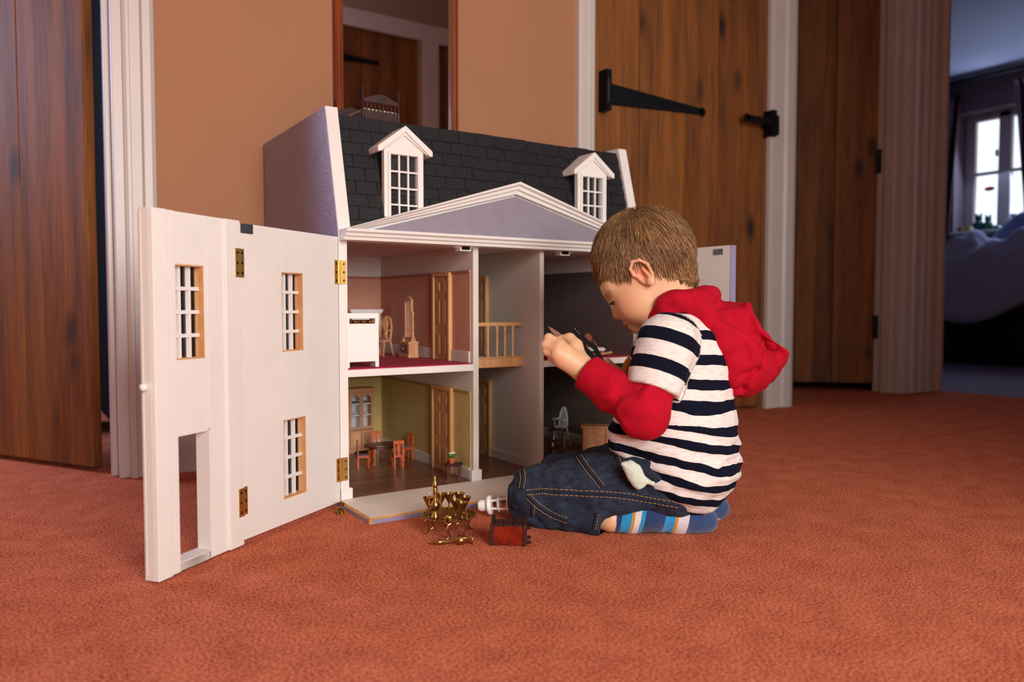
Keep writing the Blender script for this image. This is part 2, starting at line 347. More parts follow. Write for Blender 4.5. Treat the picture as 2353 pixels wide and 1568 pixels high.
hp = MB().box(A[0]-.004, A[0]+.018, WY-.03, D1Y-.001, ony(1377, 258, D1Y)[2], ony(1377, 165, D1Y)[2]).tube([(A[0]+.006, WY-.026, ony(1377, 240, D1Y)[2]), (A[0]+.006, WY-.026, ony(1377, 185, D1Y)[2])], .008)
h = hg.build('strap_hinge', 'iron', d1, bevel=.001); tag(h, 'black iron strap hinge'); hp.build('hinge_plate', 'iron', h)
sc = MB()
for t in (.12, .35, .6, .85): sc.ball((A[0]+(B[0]-A[0])*t, D1Y-.007, A[2]), .006, 8)
sc.build('screw', 'iron', h, smooth=True)
A2 = ony(1377, 1250, D1Y)
h2 = strap(MB(), (A[0], D1Y, .25), (B[0], D1Y, .25), .075, .022, .006).build('strap_hinge', 'iron', d1, bevel=.001)
L = ony(1690, 275, D1Y); R = ony(1778, 292, WY-.02)
lt = strap(MB(), (XC+.012, WY-.030, L[2]), (L[0]+.01, WY-.030, L[2]), .030, .022, -.006)
la = lt.build('latch', 'iron', d1, bevel=.001); tag(la, 'black iron thumb latch')
px = ony(1758, 285, D1Y)[0]
MB().box(px-.012, px+.012, WY-.036, D1Y, L[2]-.05, L[2]+.05).box(px-.02, px+.02, D1Y-.012, D1Y, L[2]-.018, L[2]+.018).build('latch_staple', 'iron', la, bevel=.002)
MB().box(XC-.002, XC+.022, WY-.040, WY-.014, L[2]-.045, L[2]+.03).build('latch_keeper', 'iron', la, bevel=.002)

# --- door_2: knotty oak door standing open at the left
P0 = np.array([.170, 2.104]); dv = np.array([-.515, .857]); dv /= np.linalg.norm(dv); nv = np.array([dv[1], -dv[0]])
ang = math.atan2(dv[1], dv[0]); d2 = thing('door_2', 'knotty oak door standing ajar beside the white frame', 'door', (P0[0], P0[1], 0), ang, kind='structure')
w0 = 0.0
for w1 in (.25, .42, .60, .78):
    MB().box(w0+.001, w1-.001, -.026, random.uniform(0, .002), .012, DT-.004).build('plank', 'oak', d2, bevel=.003, local=True); w0 = w1
# --- door_3: dark boarded door ajar in the dim doorway
P1 = np.array([XD-.012, 2.112]); dw = np.array([-.735, .678]); ang3 = math.atan2(dw[1], dw[0])
d3 = thing('door_3', 'dark boarded door ajar in the dim doorway', 'door', (P1[0], P1[1], 0), ang3, kind='structure')
w0 = 0
for w1 in (.19, .36, .55, .74):
    MB().box(w0+.001, w1-.001, -.03, 0, .04, DT-.004).build('plank', 'oak', d3, bevel=.003, local=True); w0 = w1
for z in (.25, 1.02): MB().box(-.012, .012, -.002, .014, z, z+.11).build('hinge', 'iron', d3, local=True)
# --- door_4: boarded door opposite, seen only in the mirror
MYP = WY-.014                    # mirror plane
VY = 2*MYP+.33                   # mirrored position of the opposite wall
xm = ony(971, 200, VY)[0]; xm2 = ony(1003, 200, VY)[0]
d4 = thing('door_4', 'boarded oak door opposite with black hinge, seen in the mirror', 'door', (xm-.76, -.35, 0), kind='structure')
xq = np.linspace(xm-.76, xm, 5)
for a, b in zip(xq, xq[1:]): MB().box(a+.001, b-.001, -.40, -.352, .01, DT-.004).build('plank', 'oak', d4, bevel=.003)
tp = ony(868, 143, VY)
strap(MB(), (xm-.74, -.352, tp[2]), (tp[0], -.352, tp[2]), .07, .022, -.006).build('strap_hinge', 'iron', d4)
d5 = thing('door_5', 'second boarded door opposite, at the mirror edge', 'door', (xm2, -.36, 0), kind='structure')
for k in range(4): MB().box(xm2+.2*k+.001, xm2+.2*k+.199, -.40, -.352, .01, DT-.004).build('plank', 'oak', d5, bevel=.003)
mw = xm2-xm
struct(MB().box(xm-.005, xm2+.005, -.33, -.305, 0, DT+.09).box(xm-.84, xm-.005, -.33, -.305, DT-.01, DT+.09).box(xm2+.005, xm2+.9, -.33, -.305, DT-.01, DT+.09).box(xm-.84, xm-.765, -.33, -.305, 0, DT-.01), 'trim_13', 'frame_white', 'white frame around the opposite doors, seen in the mirror', 'door frame', bevel=.004)

# --- wall mirror
m0, m1 = ony(770, 100, WY-.02)[0], ony(1052, 100, WY-.02)[0]; mz0, mz1 = .84, 1.75; fw = .022
mr = thing('wall_mirror', 'tall wall mirror in an orange brown wooden frame above the dollhouse', 'mirror', ((m0+m1)/2, WY, mz0))
MB().box(m0+fw*.6, m1-fw*.6, MYP, WY-.001, mz0+fw*.6, mz1-fw*.6).build('mirror_glass', 'mirror_glass', mr)
for a in (m0, m1-fw): MB().prism([(a, WY), (a, WY-.024), (a+fw*.35, WY-.03), (a+fw, WY-.022), (a+fw, WY)], 'z', mz0, mz1).build('frame_stile', 'mirror_wood', mr, bevel=.001)
for z in (mz0, mz1-fw): MB().box(m0+fw, m1-fw, WY-.026, WY, z, z+fw).build('frame_rail', 'mirror_wood', mr, bevel=.002)

# ================================================================== bedroom furniture seen through the doorway
wn = thing('window_1', 'white casement window with bright panes over the bed', 'window', (XW+.2, (wy0+wy1)/2, wz0), kind='structure')
XF = XW+.20
def wp(px, py): p = onx(px, py, XF); return p[1], p[2]
jy = [wp(2217, 400)[0], wp(2243, 400)[0], wp(2296, 400)[0], wp(2318, 400)[0], wp(2326, 400)[0]]   # frame edge, glass edges (left pane), mullion, right glass
gz1 = wp(2270, 278)[1]; gz0 = wp(2270, 522)[1]; bz = wp(2270, 399)[1]; top = wp(2250, 262)[1]
MB().box(XF-.03, XF+.03, jy[1], wy1, wz0, wz1).box(XF-.03, XF+.03, jy[4], jy[2], wz0, wz1).box(XF-.03, XF+.03, wy0, jy[1], wz0, gz0+.01).box(XF-.03, XF+.03, wy0, jy[1], gz1, wz1).build('window_frame', 'frame_white', wn, bevel=.008)
MB().box(XF-.02, XF+.02, jy[2], jy[1], bz-.014, bz+.014).box(XF-.02, XF+.02, wy0, jy[4], bz-.014, bz+.014).build('glazing_bar', 'frame_white', wn, bevel=.004)
for a, b in ((jy[2], jy[1]), (wy0, jy[4])):
    for z0, z1 in ((gz0, bz), (bz, gz1)): MB().box(XF-.003, XF+.003, a, b, z0, z1).build('pane', 'glass', wn)
MB().box(XW-.06, XF-.03, wy0-.05, wy1+.04, wz0-.03, wz0).build('window_sill', 'frame_white', wn, bevel=.006)
hz = wp(2296, 352); MB().box(XF-.055, XF-.03, hz[0]-.006, hz[0]+.006, hz[1]-.03, hz[1]+.025).build('window_catch', 'iron', wn)
st = onx(2274, 434, XF-.006); mb = MB()
mb.prism([(st[1]+.045*math.cos(t), st[2]+.02*math.sin(t)) for t in np.linspace(0, 2*math.pi, 14, endpoint=False)], 'x', -.002, 0)
sm = mat('suncatcher', '#d8341c', .4)
for v in range(len(mb.v)): mb.v[v] = (mb.v[v][0], mb.v[v][1]-st[1], mb.v[v][2]-st[2])
solo(mb, 'leaf_sticker', 'suncatcher', 'small red and yellow leaf sticker on the bedroom window pane', 'sticker', st)
# curtains
mat('curtain', '#3a1420', .9, var=.25, vscale=9, bump=.2, bscale=60)
def curtain(px_top0, px_top1, px_bot0, px_bot1, pt, pb, label):
    n = 40; rows = 14; v = []; X = XW-.10
    for i in range(rows+1):
        t = i/rows; a = px_top0+(px_bot0-px_top0)*t; b = px_top1+(px_bot1-px_top1)*t; y = pt+(pb-pt)*t
        for j in range(n+1):
            s = j/n; p = onx(a+(b-a)*s, y, X); v.append((X+.035*math.sin(s*math.pi*9+t), p[1], p[2]))
    f = [(i*(n+1)+j, i*(n+1)+j+1, (i+1)*(n+1)+j+1, (i+1)*(n+1)+j) for i in range(rows) for j in range(n)]
    m = MB().add(v, f); c = np.mean(np.array(v), 0); base = (c[0], c[1], min(p[2] for p in v)); m.move(Matrix.Translation(-Vector(base)))
    o = solo(m, 'curtain', 'curtain', label, 'curtain', base, group='dark curtains of the bedroom window', smooth=True, ang=180)
    md = o.modifiers.new('solid', 'SOLIDIFY'); md.thickness = .01; return o
curtain(2085, 2208, 2085, 2182, 216, 545, 'dark maroon curtain left of the bedroom window')
curtain(2331, 2440, 2351, 2440, 180, 520, 'dark maroon curtain right of the bedroom window')
rd = onx(2250, 200, XW-.10); MBr = MB().tube([(0, -1.6, 0), (0, 1.0, 0)], .012, 10)
solo(MBr, 'curtain_rail', 'iron', 'thin dark curtain rail above the bedroom window', 'curtain rail', (XW-.16, rd[1], rd[2]+.06), smooth=True)
# bed
bx0, bx1 = 5.62, 6.64; by0, by1 = 1.6, 3.5
bed = thing('bed', 'dark bed base with pale mattress under the bedroom window', 'bed', ((bx0+bx1)/2, (by0+by1)/2, 0))
zb = onx(2250, 708, bx0)[2]; zm = onx(2250, 655, bx0)[2]
MB().box(bx0, bx1, by0, by1, 0, zb).build('bed_base', mat('bed_black', '#0b090d', .8), bed, bevel=.01)
MB().box(bx0-.005, bx1, by0, by1, zb+.002, zm).build('mattress', mat('mattress', '#9b8d92', .9), bed, bevel=.04, hide_seg=4)
def cloth(name, mt, label, cat, X0, X1, Y0, Y1, z, amp, bulge, seed, drop=0., grp=None, nx=46, ny=60):
    v = []
    for i in range(nx+1):
        for j in range(ny+1):
            s, t = i/nx, j/ny; e = min(1, 5*min(s, 1-s))*min(1, 5*min(t, 1-t)); e = e**.5
            x = X0+(X1-X0)*s; y = Y0+(Y1-Y0)*t
            q = mnoise.fractal(Vector((x*3.2+seed, y*3.2, seed)), 1., 2., 4)
            zz = z+e*(bulge+amp*q)
            if drop:
                if s < .14: k_ = 1-s/.14; x = X0-.035*math.sin(k_*1.5)-.02*q*k_; zz = z+.10*(1-k_)-drop*k_*(.55+.45*math.sin(t*7+seed))
                else: x = X0+(X1-X0)*(s-.14)/.86; e = min(1, .35+3*(s-.14), 5*(1-s))*min(1, 5*min(t, 1-t)); zz = z+e**.5*(bulge+amp*q)
            v.append((x, y, zz))
    f = [(i*(ny+1)+j, (i+1)*(ny+1)+j, (i+1)*(ny+1)+j+1, i*(ny+1)+j+1) for i in range(nx) for j in range(ny)]
    m = MB().add(v, f); c = ((X0+X1)/2, (Y0+Y1)/2, z); m.move(Matrix.Translation(-Vector(c)))
    o = solo(m, name, mt, label, cat, c, group=grp, smooth=True, ang=180); md = o.modifiers.new('solid', 'SOLIDIFY'); md.thickness = .03; md.offset = -1
    return o
mat('duvet', '#b4b6cc', .9, var=.05); mat('pillow_blue', '#7580a8', .9, var=.12, vscale=30, stretch=(1, 1, 8))
cloth('duvet', 'duvet', 'rumpled grey blue duvet heaped on the bedroom bed', 'duvet', bx0-.02, 6.06, 1.7, 3.3, zm+.035, .16, .30, 3.1, drop=.30)
cloth('pillow', 'pillow_blue', 'blue striped pillow below the bedroom window sill', 'pillow', 6.12, 6.64, 1.80, 2.95, zm+.20, .03, .32, 8.2)
# ornaments on the sill
def orn(name, px, py0, py1, w, col, label, kind):
    X = XW+.02; p0 = onx(px, 532, X); hgt = (py0-py1)*1e-3*3.4; p = (X, p0[1], wz0+.001)
    m = MB(); 
    if kind == 'bear': m.ball((0, 0, w*.55), w*.5, 12, sq=(.9, 1, 1.1)).ball((0, 0, w*1.25), w*.36, 12).ball((0, w*.25, w*1.6), w*.13, 8).ball((0, -w*.25, w*1.6), w*.13, 8)
    elif kind == 'car': m.box(-.03, .03, -w*.6, w*.6, .012, w*.35).box(-.026, .026, -w*.35, w*.3, w*.35, w*.68).tube([(-.035, -w*.35, .016), (.035, -w*.35, .016)], .016, 10).tube([(-.035, w*.35, .016), (.035, w*.35, .016)], .016, 10)
    else: m.lathe([(.3*w, 0), (.42*w, .1*w), (.5*w, .5*w), (.35*w, .8*w), (.2*w, .95*w), (.28*w, 1.1*w), (.2*w, 1.2*w)], 14)
    solo(m, name, mat('ornament_'+name+str(px), col, .4), label, 'ornament', p, group='small toys on the bedroom window sill', smooth=True)
orn('figurine', 2207, 528, 512, .05, '#5a3a22', 'brown figurine at the left end of the bedroom sill', 'pot')
orn('toy_car', 2225, 528, 510, .055, '#b8a81c', 'yellow toy on the bedroom window sill', 'car')
orn('toy_bear', 2248, 528, 497, .085, '#0f4a52', 'tall teal toy figure on the bedroom window sill', 'bear')
orn('toy_bear', 2270, 528, 506, .075, '#125a48', 'shorter green toy figure on the bedroom window sill', 'bear')
orn('toy_car', 2289, 528, 512, .05, '#14645a', 'low teal toy on the bedroom window sill', 'car')
orn('figurine', 2328, 528, 502, .10, '#b7a6bd', 'pale lilac ornament at the right of the bedroom sill', 'pot')
# pale bin in the left room
solo(MB().lathe([(.09, 0), (.11, .02), (.14, .30), (.145, .32), (.13, .32), (.10, .03)], 20), 'bin', mat('bin_blue', '#39406a', .5), 'dim blue bin in the dark room behind the oak door', 'bin', (.10, 2.98, 0), smooth=True)
# ================================================================== the doll's house
HX0, HX1 = .556, 1.367; HF, HB = 1.48, 1.992; Z0, ZU, ZC = .0115, .2725, .5345
T = .018; PA = (.866, .880); PB = (1.046, 1.058); HC = (HX0+HX1)/2
hs = thing('dollhouse', 'large white dollhouse with slate mansard roof and open front', 'dollhouse', (HC, (HF+HB)/2, 0))
def prt(mb, name, mats, parent=hs, label=None, **k):
    o = mb.build(name, mats, parent, **k)
    if label: o['label'] = label
    return o
# base and step
bb = MB().box(HX0-.006, HX1+.006, 1.318, HB, 0, Z0-.0035).box(HX0-.002, HX1+.002, 1.322, HB, Z0-.0035, Z0, 1)
base = prt(bb, 'base_board', ['house_lilac', 'step_paint'])
prt(MB().prism([(1.318, Z0-.0035), (1.3225, Z0+.0002), (1.3225, Z0-.0035)], 'x', HX0-.006, HX1+.006).prism([(HX0-.006, Z0-.0035), (HX0-.0015, Z0+.0002), (HX0-.0015, Z0-.0035)], 'y', 1.318, HF), 'worn_edge', 'bare_wood', base, 'bare worn wood along the step edge')
prt(MB().box(HX0-.0065, HX0+.001, 1.3175, 1.324, .001, Z0-.001), 'worn_edge', 'bare_wood', base)
# side walls with the mansard slope
sl = [(HF, Z0), (HB, Z0), (HB, .809), (1.548, .809), (HF, .548)]
prt(MB().prism(sl, 'x', HX0, HX0+T, 1, cap0=0), 'side_wall', ['house_lilac', 'house_white'], bevel=.0008)
prt(MB().prism(sl, 'x', HX1-T, HX1, 1, cap1=0), 'side_wall', ['house_lilac', 'house_white'], bevel=.0008)
for x in (HX0+.0005, HX1-.0265):
    prt(MB().prism([(HF-.003, .548), (1.545, .8095), (1.60, .8095), (HF+.06, .548)], 'x', x, x+.026), 'parapet', 'house_white', bevel=.001)
prt(MB().box(HX0+.0003, HX0+T, HF-.0015, HF, Z0, .548), 'front_edge', 'house_white'); prt(MB().box(HX1-T, HX1, HF-.0015, HF, Z0, .548), 'front_edge', 'house_white')
prt(MB().box(HX0+.0003, HX0+T+.007, HF-.004, HF+.01, Z0, Z0+.022), 'plinth_block', 'house_white', bevel=.001); prt(MB().box(PA[0]-.006, PA[1]+.006, HF-.003, HF+.012, Z0, Z0+.024), 'plinth_block', 'house_white', bevel=.001)
for a, b in (PA, PB): prt(MB().box(a, b, HF, HB-.012, Z0, ZC), 'partition', 'room_white', bevel=.0008)
prt(MB().box(HX0+T, HX1-T, HB-.012, HB, Z0, .80), 'back_panel', 'room_white')
# floors
prt(MB().box(HX0+T, HX1-T, HF+.001, HB-.012, Z0, Z0+.001), 'ground_floor', 'toy_floor', label='polished brown wooden floor')
for a, b in ((HX0+T, PA[0]), (PB[1], HX1-T)):
    s = prt(MB().box(a, b, HF-.001, HB-.012, ZU-.0145, ZU), 'upper_floor', 'house_white', bevel=.0006)
    prt(MB().box(a, b-.001, HF+.004, HB-.012, ZU, ZU+.002), 'carpet_lining', 'toy_carpet', s, 'dark red carpet lining')
bz0 = onx(1200, 842, PB[0])[2]; BY = 1.555
prt(MB().box(PA[1], PB[0], BY+.006, HB-.012, ZU-.0145, ZU), 'hall_landing', 'room_white')
bal = prt(MB().box(PA[1], PB[0], BY-.004, BY+.006, ZU-.016, ZU+.006).box(PA[1], PB[0]+.0, BY-.007, BY+.008, ZU+.006, ZU+.009), 'balustrade', 'pine', label='pine balustrade across the hall', bevel=.0006)
rz = .363
prt(MB().box(PA[1], PB[0], BY-.005, BY+.005, rz-.009, rz), 'handrail', 'pine', bal, bevel=.001)
for px in (1121, 1142, 1160, 1178):
    x = ony(px, 780, BY)[0]
    prt(MB().lathe([(.0028, 0), (.0028, .016), (.0020, .020), (.0030, .030), (.0024, .060), (.0034, .066), (.0028, .070), (.0028, rz-.009-ZU-.009)], 8, Matrix.Translation((x, BY, ZU+.009))), 'baluster', 'pine', bal, smooth=True)
prt(MB().box(HX0+T, HX1-T, HF, HB-.012, ZC, ZC+.012), 'ceiling_board', 'room_white')
# wall linings
rail_z = .481; grz = .2105
def lining(name, m, x0, x1, y0, y1, z0, z1, lab): return prt(MB().box(x0, x1, y0, y1, z0, z1), name, m, label=lab)
e = .0012
lining('wallpaper', 'pink_paper', HX0+T, PA[0], HB-.012-e, HB-.012, ZU, rail_z, 'pink striped wallpaper')
lining('wallpaper', 'pink_paper', PA[0]-e, PA[0], HF+.012, HB-.012, ZU, rail_z, None)
lining('wallpaper', 'pink_paper', HX0+T, HX0+T+e, HF+.012, HB-.012, ZU, rail_z, None)
lining('wallpaper', 'green_paper', HX0+T, PA[0], HB-.012-e, HB-.012, Z0, grz, 'yellow green wallpaper')
lining('wallpaper', 'green_paper', PA[0]-e, PA[0], HF+.012, HB-.012, Z0, grz, None)
lining('wallpaper', 'green_paper', HX0+T, HX0+T+e, HF+.012, HB-.012, Z0, grz, None)
lining('wallpaper', 'dark_paper', PB[1], HX1-T, HB-.012-e, HB-.012, ZU, rail_z+.015, 'grey brown striped wallpaper')
lining('wallpaper', 'dark_paper', HX1-T-e, HX1-T, HF+.012, HB-.012, ZU, rail_z+.015, None)
lining('wallpaper', 'grey_paper', PB[1], HX1-T, HB-.012-e, HB-.012, Z0, ZU-.0145, 'grey wall lining')
lining('wallpaper', 'grey_paper', HX1-T-e, HX1-T, HF+.012, HB-.012, Z0, ZU-.0145, None)
mat('pink_rail', '#a86a58', .7); mat('ochre_rail', '#a88a3c', .7)
for m, z in (('pink_rail', rail_z), ('ochre_rail', grz)):
    prt(MB().box(HX0+T, PA[0], HB-.016, HB-.012, z-.005, z), 'picture_rail', m); prt(MB().box(PA[0]-.004, PA[0]-e, HF+.012, HB-.012, z-.005, z), 'picture_rail', m)
for z, xa, xb in ((ZU+.002, HX0+T, PA[0]), (Z0+.001, HX0+T, PA[0]), (Z0+.001, PB[1], HX1-T)):
    prt(MB().box(xa, xb, HB-.018, HB-.012-e, z, z+.026), 'skirting', 'room_white', bevel=.001)
    prt(MB().box(xb-.005, xb-e, HF+.012, HB-.012, z, z+.026), 'skirting', 'room_white', bevel=.001)
prt(MB().box(PB[0]-.005, PB[0], HF+.01, HB-.012, Z0+.001, Z0+.024), 'skirting', 'room_white', bevel=.001)
# six panel doors
def toy_door(xf, y0, y1, z0, z1, sgn=-1):
    w = y1-y0; d = prt(MB().box(min(xf, xf+sgn*.0062), max(xf, xf+sgn*.0062), y0, y1, z0, z1), 'room_door', 'toy_door', bevel=.0004)
    for (ua, ub) in ((.13, .45), (.55, .87)):
        for (va, vb) in ((.06, .32), (.42, .74), (.81, .95)):
            a, b = y0+ua*w, y0+ub*w; c, g = z0+va*(z1-z0), z0+vb*(z1-z0)
            prt(MB().box(min(xf, xf+sgn*.0074), max(xf, xf+sgn*.0074), a+.003, b-.003, c+.003, g-.003), 'door_panel', 'toy_door', d, bevel=.001)
    fr = MB(); q = .009
    for a, b, c, g in ((y0-q, y0-.0005, z0, z1+q), (y1+.0005, y1+q, z0, z1+q), (y0, y1, z1+.0005, z1+q)): fr.box(min(xf, xf+sgn*.0092), max(xf, xf+sgn*.0092), a, b, c, g)
    prt(fr, 'door_frame', 'pine', d, bevel=.0008); return d
toy_door(PA[0]-e, 1.583, 1.650, ZU+.002, .470); toy_door(PA[0]-e, 1.577, 1.657, Z0+.001, .203)
toy_door(PB[0], 1.718, 1.79, ZU+.002, .470); toy_door(PB[0], 1.70, 1.78, Z0+.001, .203)
# cornice and pediment
GF = 1.448
def mould(x0, x1, z, h, yb, name):
    return prt(MB().prism([(yb, z), (GF+.004, z), (GF+.002, z+h*.3), (GF-.004, z+h*.35), (GF-.006, z+h*.6), (GF-.012, z+h*.75), (GF-.013, z+h), (yb, z+h)], 'x', x0, x1), name, 'house_white', smooth=True, ang=25)
ch = .021; mould(HX0+.002, HX1-.002, ZC-.003, ch, HF+.02, 'cornice')
pz0 = ZC-.003+ch; pk = .676; xl, xr = HX0+.002, HX1-.002
ped = prt(MB().prism([(xl+.05, pz0-.001), (xr-.05, pz0-.001), (HC, pk-.03)], 'y', GF+.008, GF+.016), 'pediment', 'pediment_lilac', label='lilac pediment panel')
prt(MB().prism([(xl, pz0), (xr, pz0), (HC, pk-.002)], 'y', GF+.016, HF+.03), 'pediment_back', 'house_white', ped)
for s in (-1, 1):
    A_ = (xl, pz0) if s < 0 else (xr, pz0)
    d = np.array([HC-A_[0], pk-A_[1]]); Ln = np.linalg.norm(d); d /= Ln; n = np.array([-d[1], d[0]])*(1 if s < 0 else -1)
    prof = [(-.024, HF+.01), (-.024, GF+.004), (-.016, GF+.002), (-.015, GF-.004), (-.008, GF-.006), (-.005, GF-.013), (0, GF-.014), (0, HF+.01)]
    v = []
    for base_pt, vert in ((np.array(A_), False), (np.array([HC, pk]), True)):
        for w, y in prof:
            if vert: p = base_pt+np.array([0, w/ n[1]])            # mitre at the peak
            else: p = base_pt + d*max(0, -w/ abs(d[1])*.0) + np.array([ (0 if w == 0 else -w*abs(d[0])/max(abs(d[1]), .05)*.16*(1 if s < 0 else -1)), 0 ]) + n*w*0.16
            v.append((p[0], y, p[1]))
    k = len(prof); f = [tuple(range(k)), tuple(range(2*k-1, k-1, -1))]+[(i, k+i, k+(i+1) % k, (i+1) % k) for i in range(k)]
    prt(MB().add(v, f), 'raking_cornice', 'house_white', ped, smooth=True, ang=25)
# roof: slope with shingles, flat top
ry0, rzb, ry1, rzt = HF+.006, .548, 1.553, .794
rx0, rx1 = HX0+.0265, HX1-.027
roof = prt(MB().prism([(ry0+.006, rzb), (ry1+.006, rzt), (HB, rzt), (HB, rzt-.012), (ry1+.02, rzt-.012), (ry0+.03, rzb)], 'x', rx0, rx1), 'roof', 'slate', label='black slate mansard roof')
nrow = 9; sv = np.array([ry1-ry0, rzt-rzb]); sl_len = np.linalg.norm(sv); sv /= sl_len; nn = np.array([-sv[1], sv[0]])
rh = sl_len/nrow
def shingle_mesh(w, i):
    hh = rh*1.12; th0, th1 = .0042, .0012
    pts = [(0, 0), (th0, 0), (th1, hh), (0, hh)]          # out, along
    v = []
    for x in (-w/2+.0005, w/2-.0005):
        for o_, a_ in pts: v.append((x, sv[0]*a_+nn[0]*o_, sv[1]*a_+nn[1]*o_))
    me = bpy.data.meshes.new('shingle'); me.from_pydata(v, [], [(0, 1, 2, 3), (7, 6, 5, 4), (0, 4, 5, 1), (1, 5, 6, 2), (2, 6, 7, 3), (3, 7, 4, 0)]); me.materials.append(MATS['slate'])
    bm = bmesh.new(); bm.from_mesh(me); bmesh.ops.recalc_face_normals(bm, faces=bm.faces); bm.to_mesh(me); bm.free(); return me
ncol = 16; sw = (rx1-rx0)/ncol; SH = shingle_mesh(sw, 0); SHh = shingle_mesh(sw/2, 0); rl = Vector(FRAME[roof].translation)
for r in range(nrow):
    a = r*rh; cells = [(rx0+sw*(c+.5), SH) for c in range(ncol)] if r % 2 == 0 else [(rx0+sw*.25, SHh)]+[(rx0+sw*(c+1), SH) for c in range(ncol-1)]+[(rx1-sw*.25, SHh)]
    for x, me in cells:
        o = bpy.data.objects.new('shingle', me); COL.objects.link(o); o.parent = roof
        j = random.uniform(-.0012, .0012)
        o.location = Vector((x, ry0+sv[0]*(a+j)+nn[0]*(.0005+random.uniform(0, .0008)), rzb+sv[1]*(a+j)+nn[1]*.0005))-rl
# dormers
def dormer(cx):
    w = .045; y0 = 1.492; zb, ze, zp = .560, .742, .776
    dm = prt(MB().prism([(cx-w, zb), (cx-w, ze-.004), (cx, zp-.012), (cx+w, ze-.004), (cx+w, zb)], 'y', 1.505, 1.60), 'dormer', 'slate', label='dormer with white gabled window')
    g = .031; gz0, gz1 = zb+.018, ze-.026
    fr = MB().box(cx-w, cx-g, y0, y0+.013, zb, ze-.004).box(cx+g, cx+w, y0, y0+.013, zb, ze-.004).box(cx-g, cx+g, y0, y0+.013, zb, gz0).prism([(cx-g, gz1), (cx+g, gz1), (cx+g, ze-.004), (cx+w, ze-.004), (cx, zp-.008), (cx-w, ze-.004), (cx-g, ze-.004)], 'y', y0, y0+.013)
    prt(fr, 'window_frame', 'house_white', dm, bevel=.0006)
    prt(MB().box(cx-g-.006, cx-g, y0-.003, y0, gz0-.006, gz1+.006).box(cx+g, cx+g+.006, y0-.003, y0, gz0-.006, gz1+.006).box(cx-g, cx+g, y0-.003, y0, gz1, gz1+.006).box(cx-g-.008, cx+g+.008, y0-.005, y0, gz0-.008, gz0), 'window_trim', 'house_white', dm, bevel=.0005)
    for k in range(1, 3): prt(MB().box(cx-g+2*g*k/3-.0017, cx-g+2*g*k/3+.0017, y0+.001, y0+.005, gz0, gz1), 'glazing_bar', 'house_white', dm)
    for k in range(1, 4): z = gz0+(gz1-gz0)*k/4; prt(MB().box(cx-g, cx+g, y0+.0005, y0+.0045, z-.0017, z+.0017), 'glazing_bar', 'house_white', dm)
    for i in range(3):
        for k in range(4): prt(MB().box(cx-g+2*g*i/3+.001, cx-g+2*g*(i+1)/3-.001, y0+.006, y0+.0065, gz0+(gz1-gz0)*k/4+.001, gz0+(gz1-gz0)*(k+1)/4-.001), 'pane', 'glass', dm)
    ov = .0625; sl_ = (zp-ze)/w
    for s in (-1, 1):
        q = [(cx, zp), (cx+s*ov, zp-sl_*ov), (cx+s*ov, zp-sl_*ov-.011), (cx+s*(ov-.006), zp-sl_*ov-.011), (cx, zp-.013)]
        prt(MB().prism(q, 'y', y0-.010, 1.58), 'dormer_roof', 'house_white', dm, bevel=.0012)
        q2 = [(cx, zp-.0125), (cx+s*(ov-.006), zp-sl_*(ov-.006)-.0125), (cx+s*(ov-.012), zp-sl_*(ov-.006)-.0125), (cx, zp-.019)]
        prt(MB().prism(q2, 'y', y0-.005, y0+.002), 'dormer_moulding', 'house_white', dm)
    return dm
dormer(.7065); dormer(1.2115)
# magnetic catches under the cornice
for px, py in ((1065, 572), (1293, 581)):
    p = ony(px, py, HF+.008); ca = prt(MB().box(p[0]-.014, p[0]+.014, HF-.002, HF+.02, ZC-.013, ZC-.0005).box(p[0]-.022, p[0]+.022, HF-.001, HF+.016, ZC-.006, ZC-.0005), 'magnet_catch', 'white_plastic', bevel=.0008)
    prt(MB().box(p[0]-.010, p[0]+.010, HF-.0032, HF, ZC-.0105, ZC-.0035), 'magnet', 'black_gloss', ca)
# --- hinged front panels
def panel_frame(P, Q):
    P = np.array(P); Q = np.array(Q); d = (Q-P); L_ = np.linalg.norm(d); d /= L_; n = np.array([d[1], -d[0]])
    return P, d, n, L_
def pbox(mb, fr, u0, u1, n0, n1, z0, z1, mi=0):
    P, d, n, _ = fr; v = [(*(P+d*u+n*w), z) for z in (z0, z1) for w in (n0, n1) for u in (u0, u1)]
    return mb.add(v, [(0, 2, 3, 1), (4, 5, 7, 6), (0, 1, 5, 4), (2, 6, 7, 3), (0, 4, 6, 2), (1, 3, 7, 5)], mi)
def holed(fr, L_, z0, z1, holes, n0, n1):
    """panel with rectangular openings: cut into boxes by the hole edges"""
    mb = MB(); us = sorted({0, L_}|{h[0] for h in holes}|{h[1] for h in holes})
    for a, b in zip(us, us[1:]):
        hs_ = sorted([(h[2], h[3]) for h in holes if h[0] <= a+1e-6 and h[1] >= b-1e-6]); z = z0
        for h0, h1 in hs_:
            if h0 > z: pbox(mb, fr, a, b, n0, n1, z, h0)
            z = h1
        if z < z1: pbox(mb, fr, a, b, n0, n1, z, z1)
    return mb
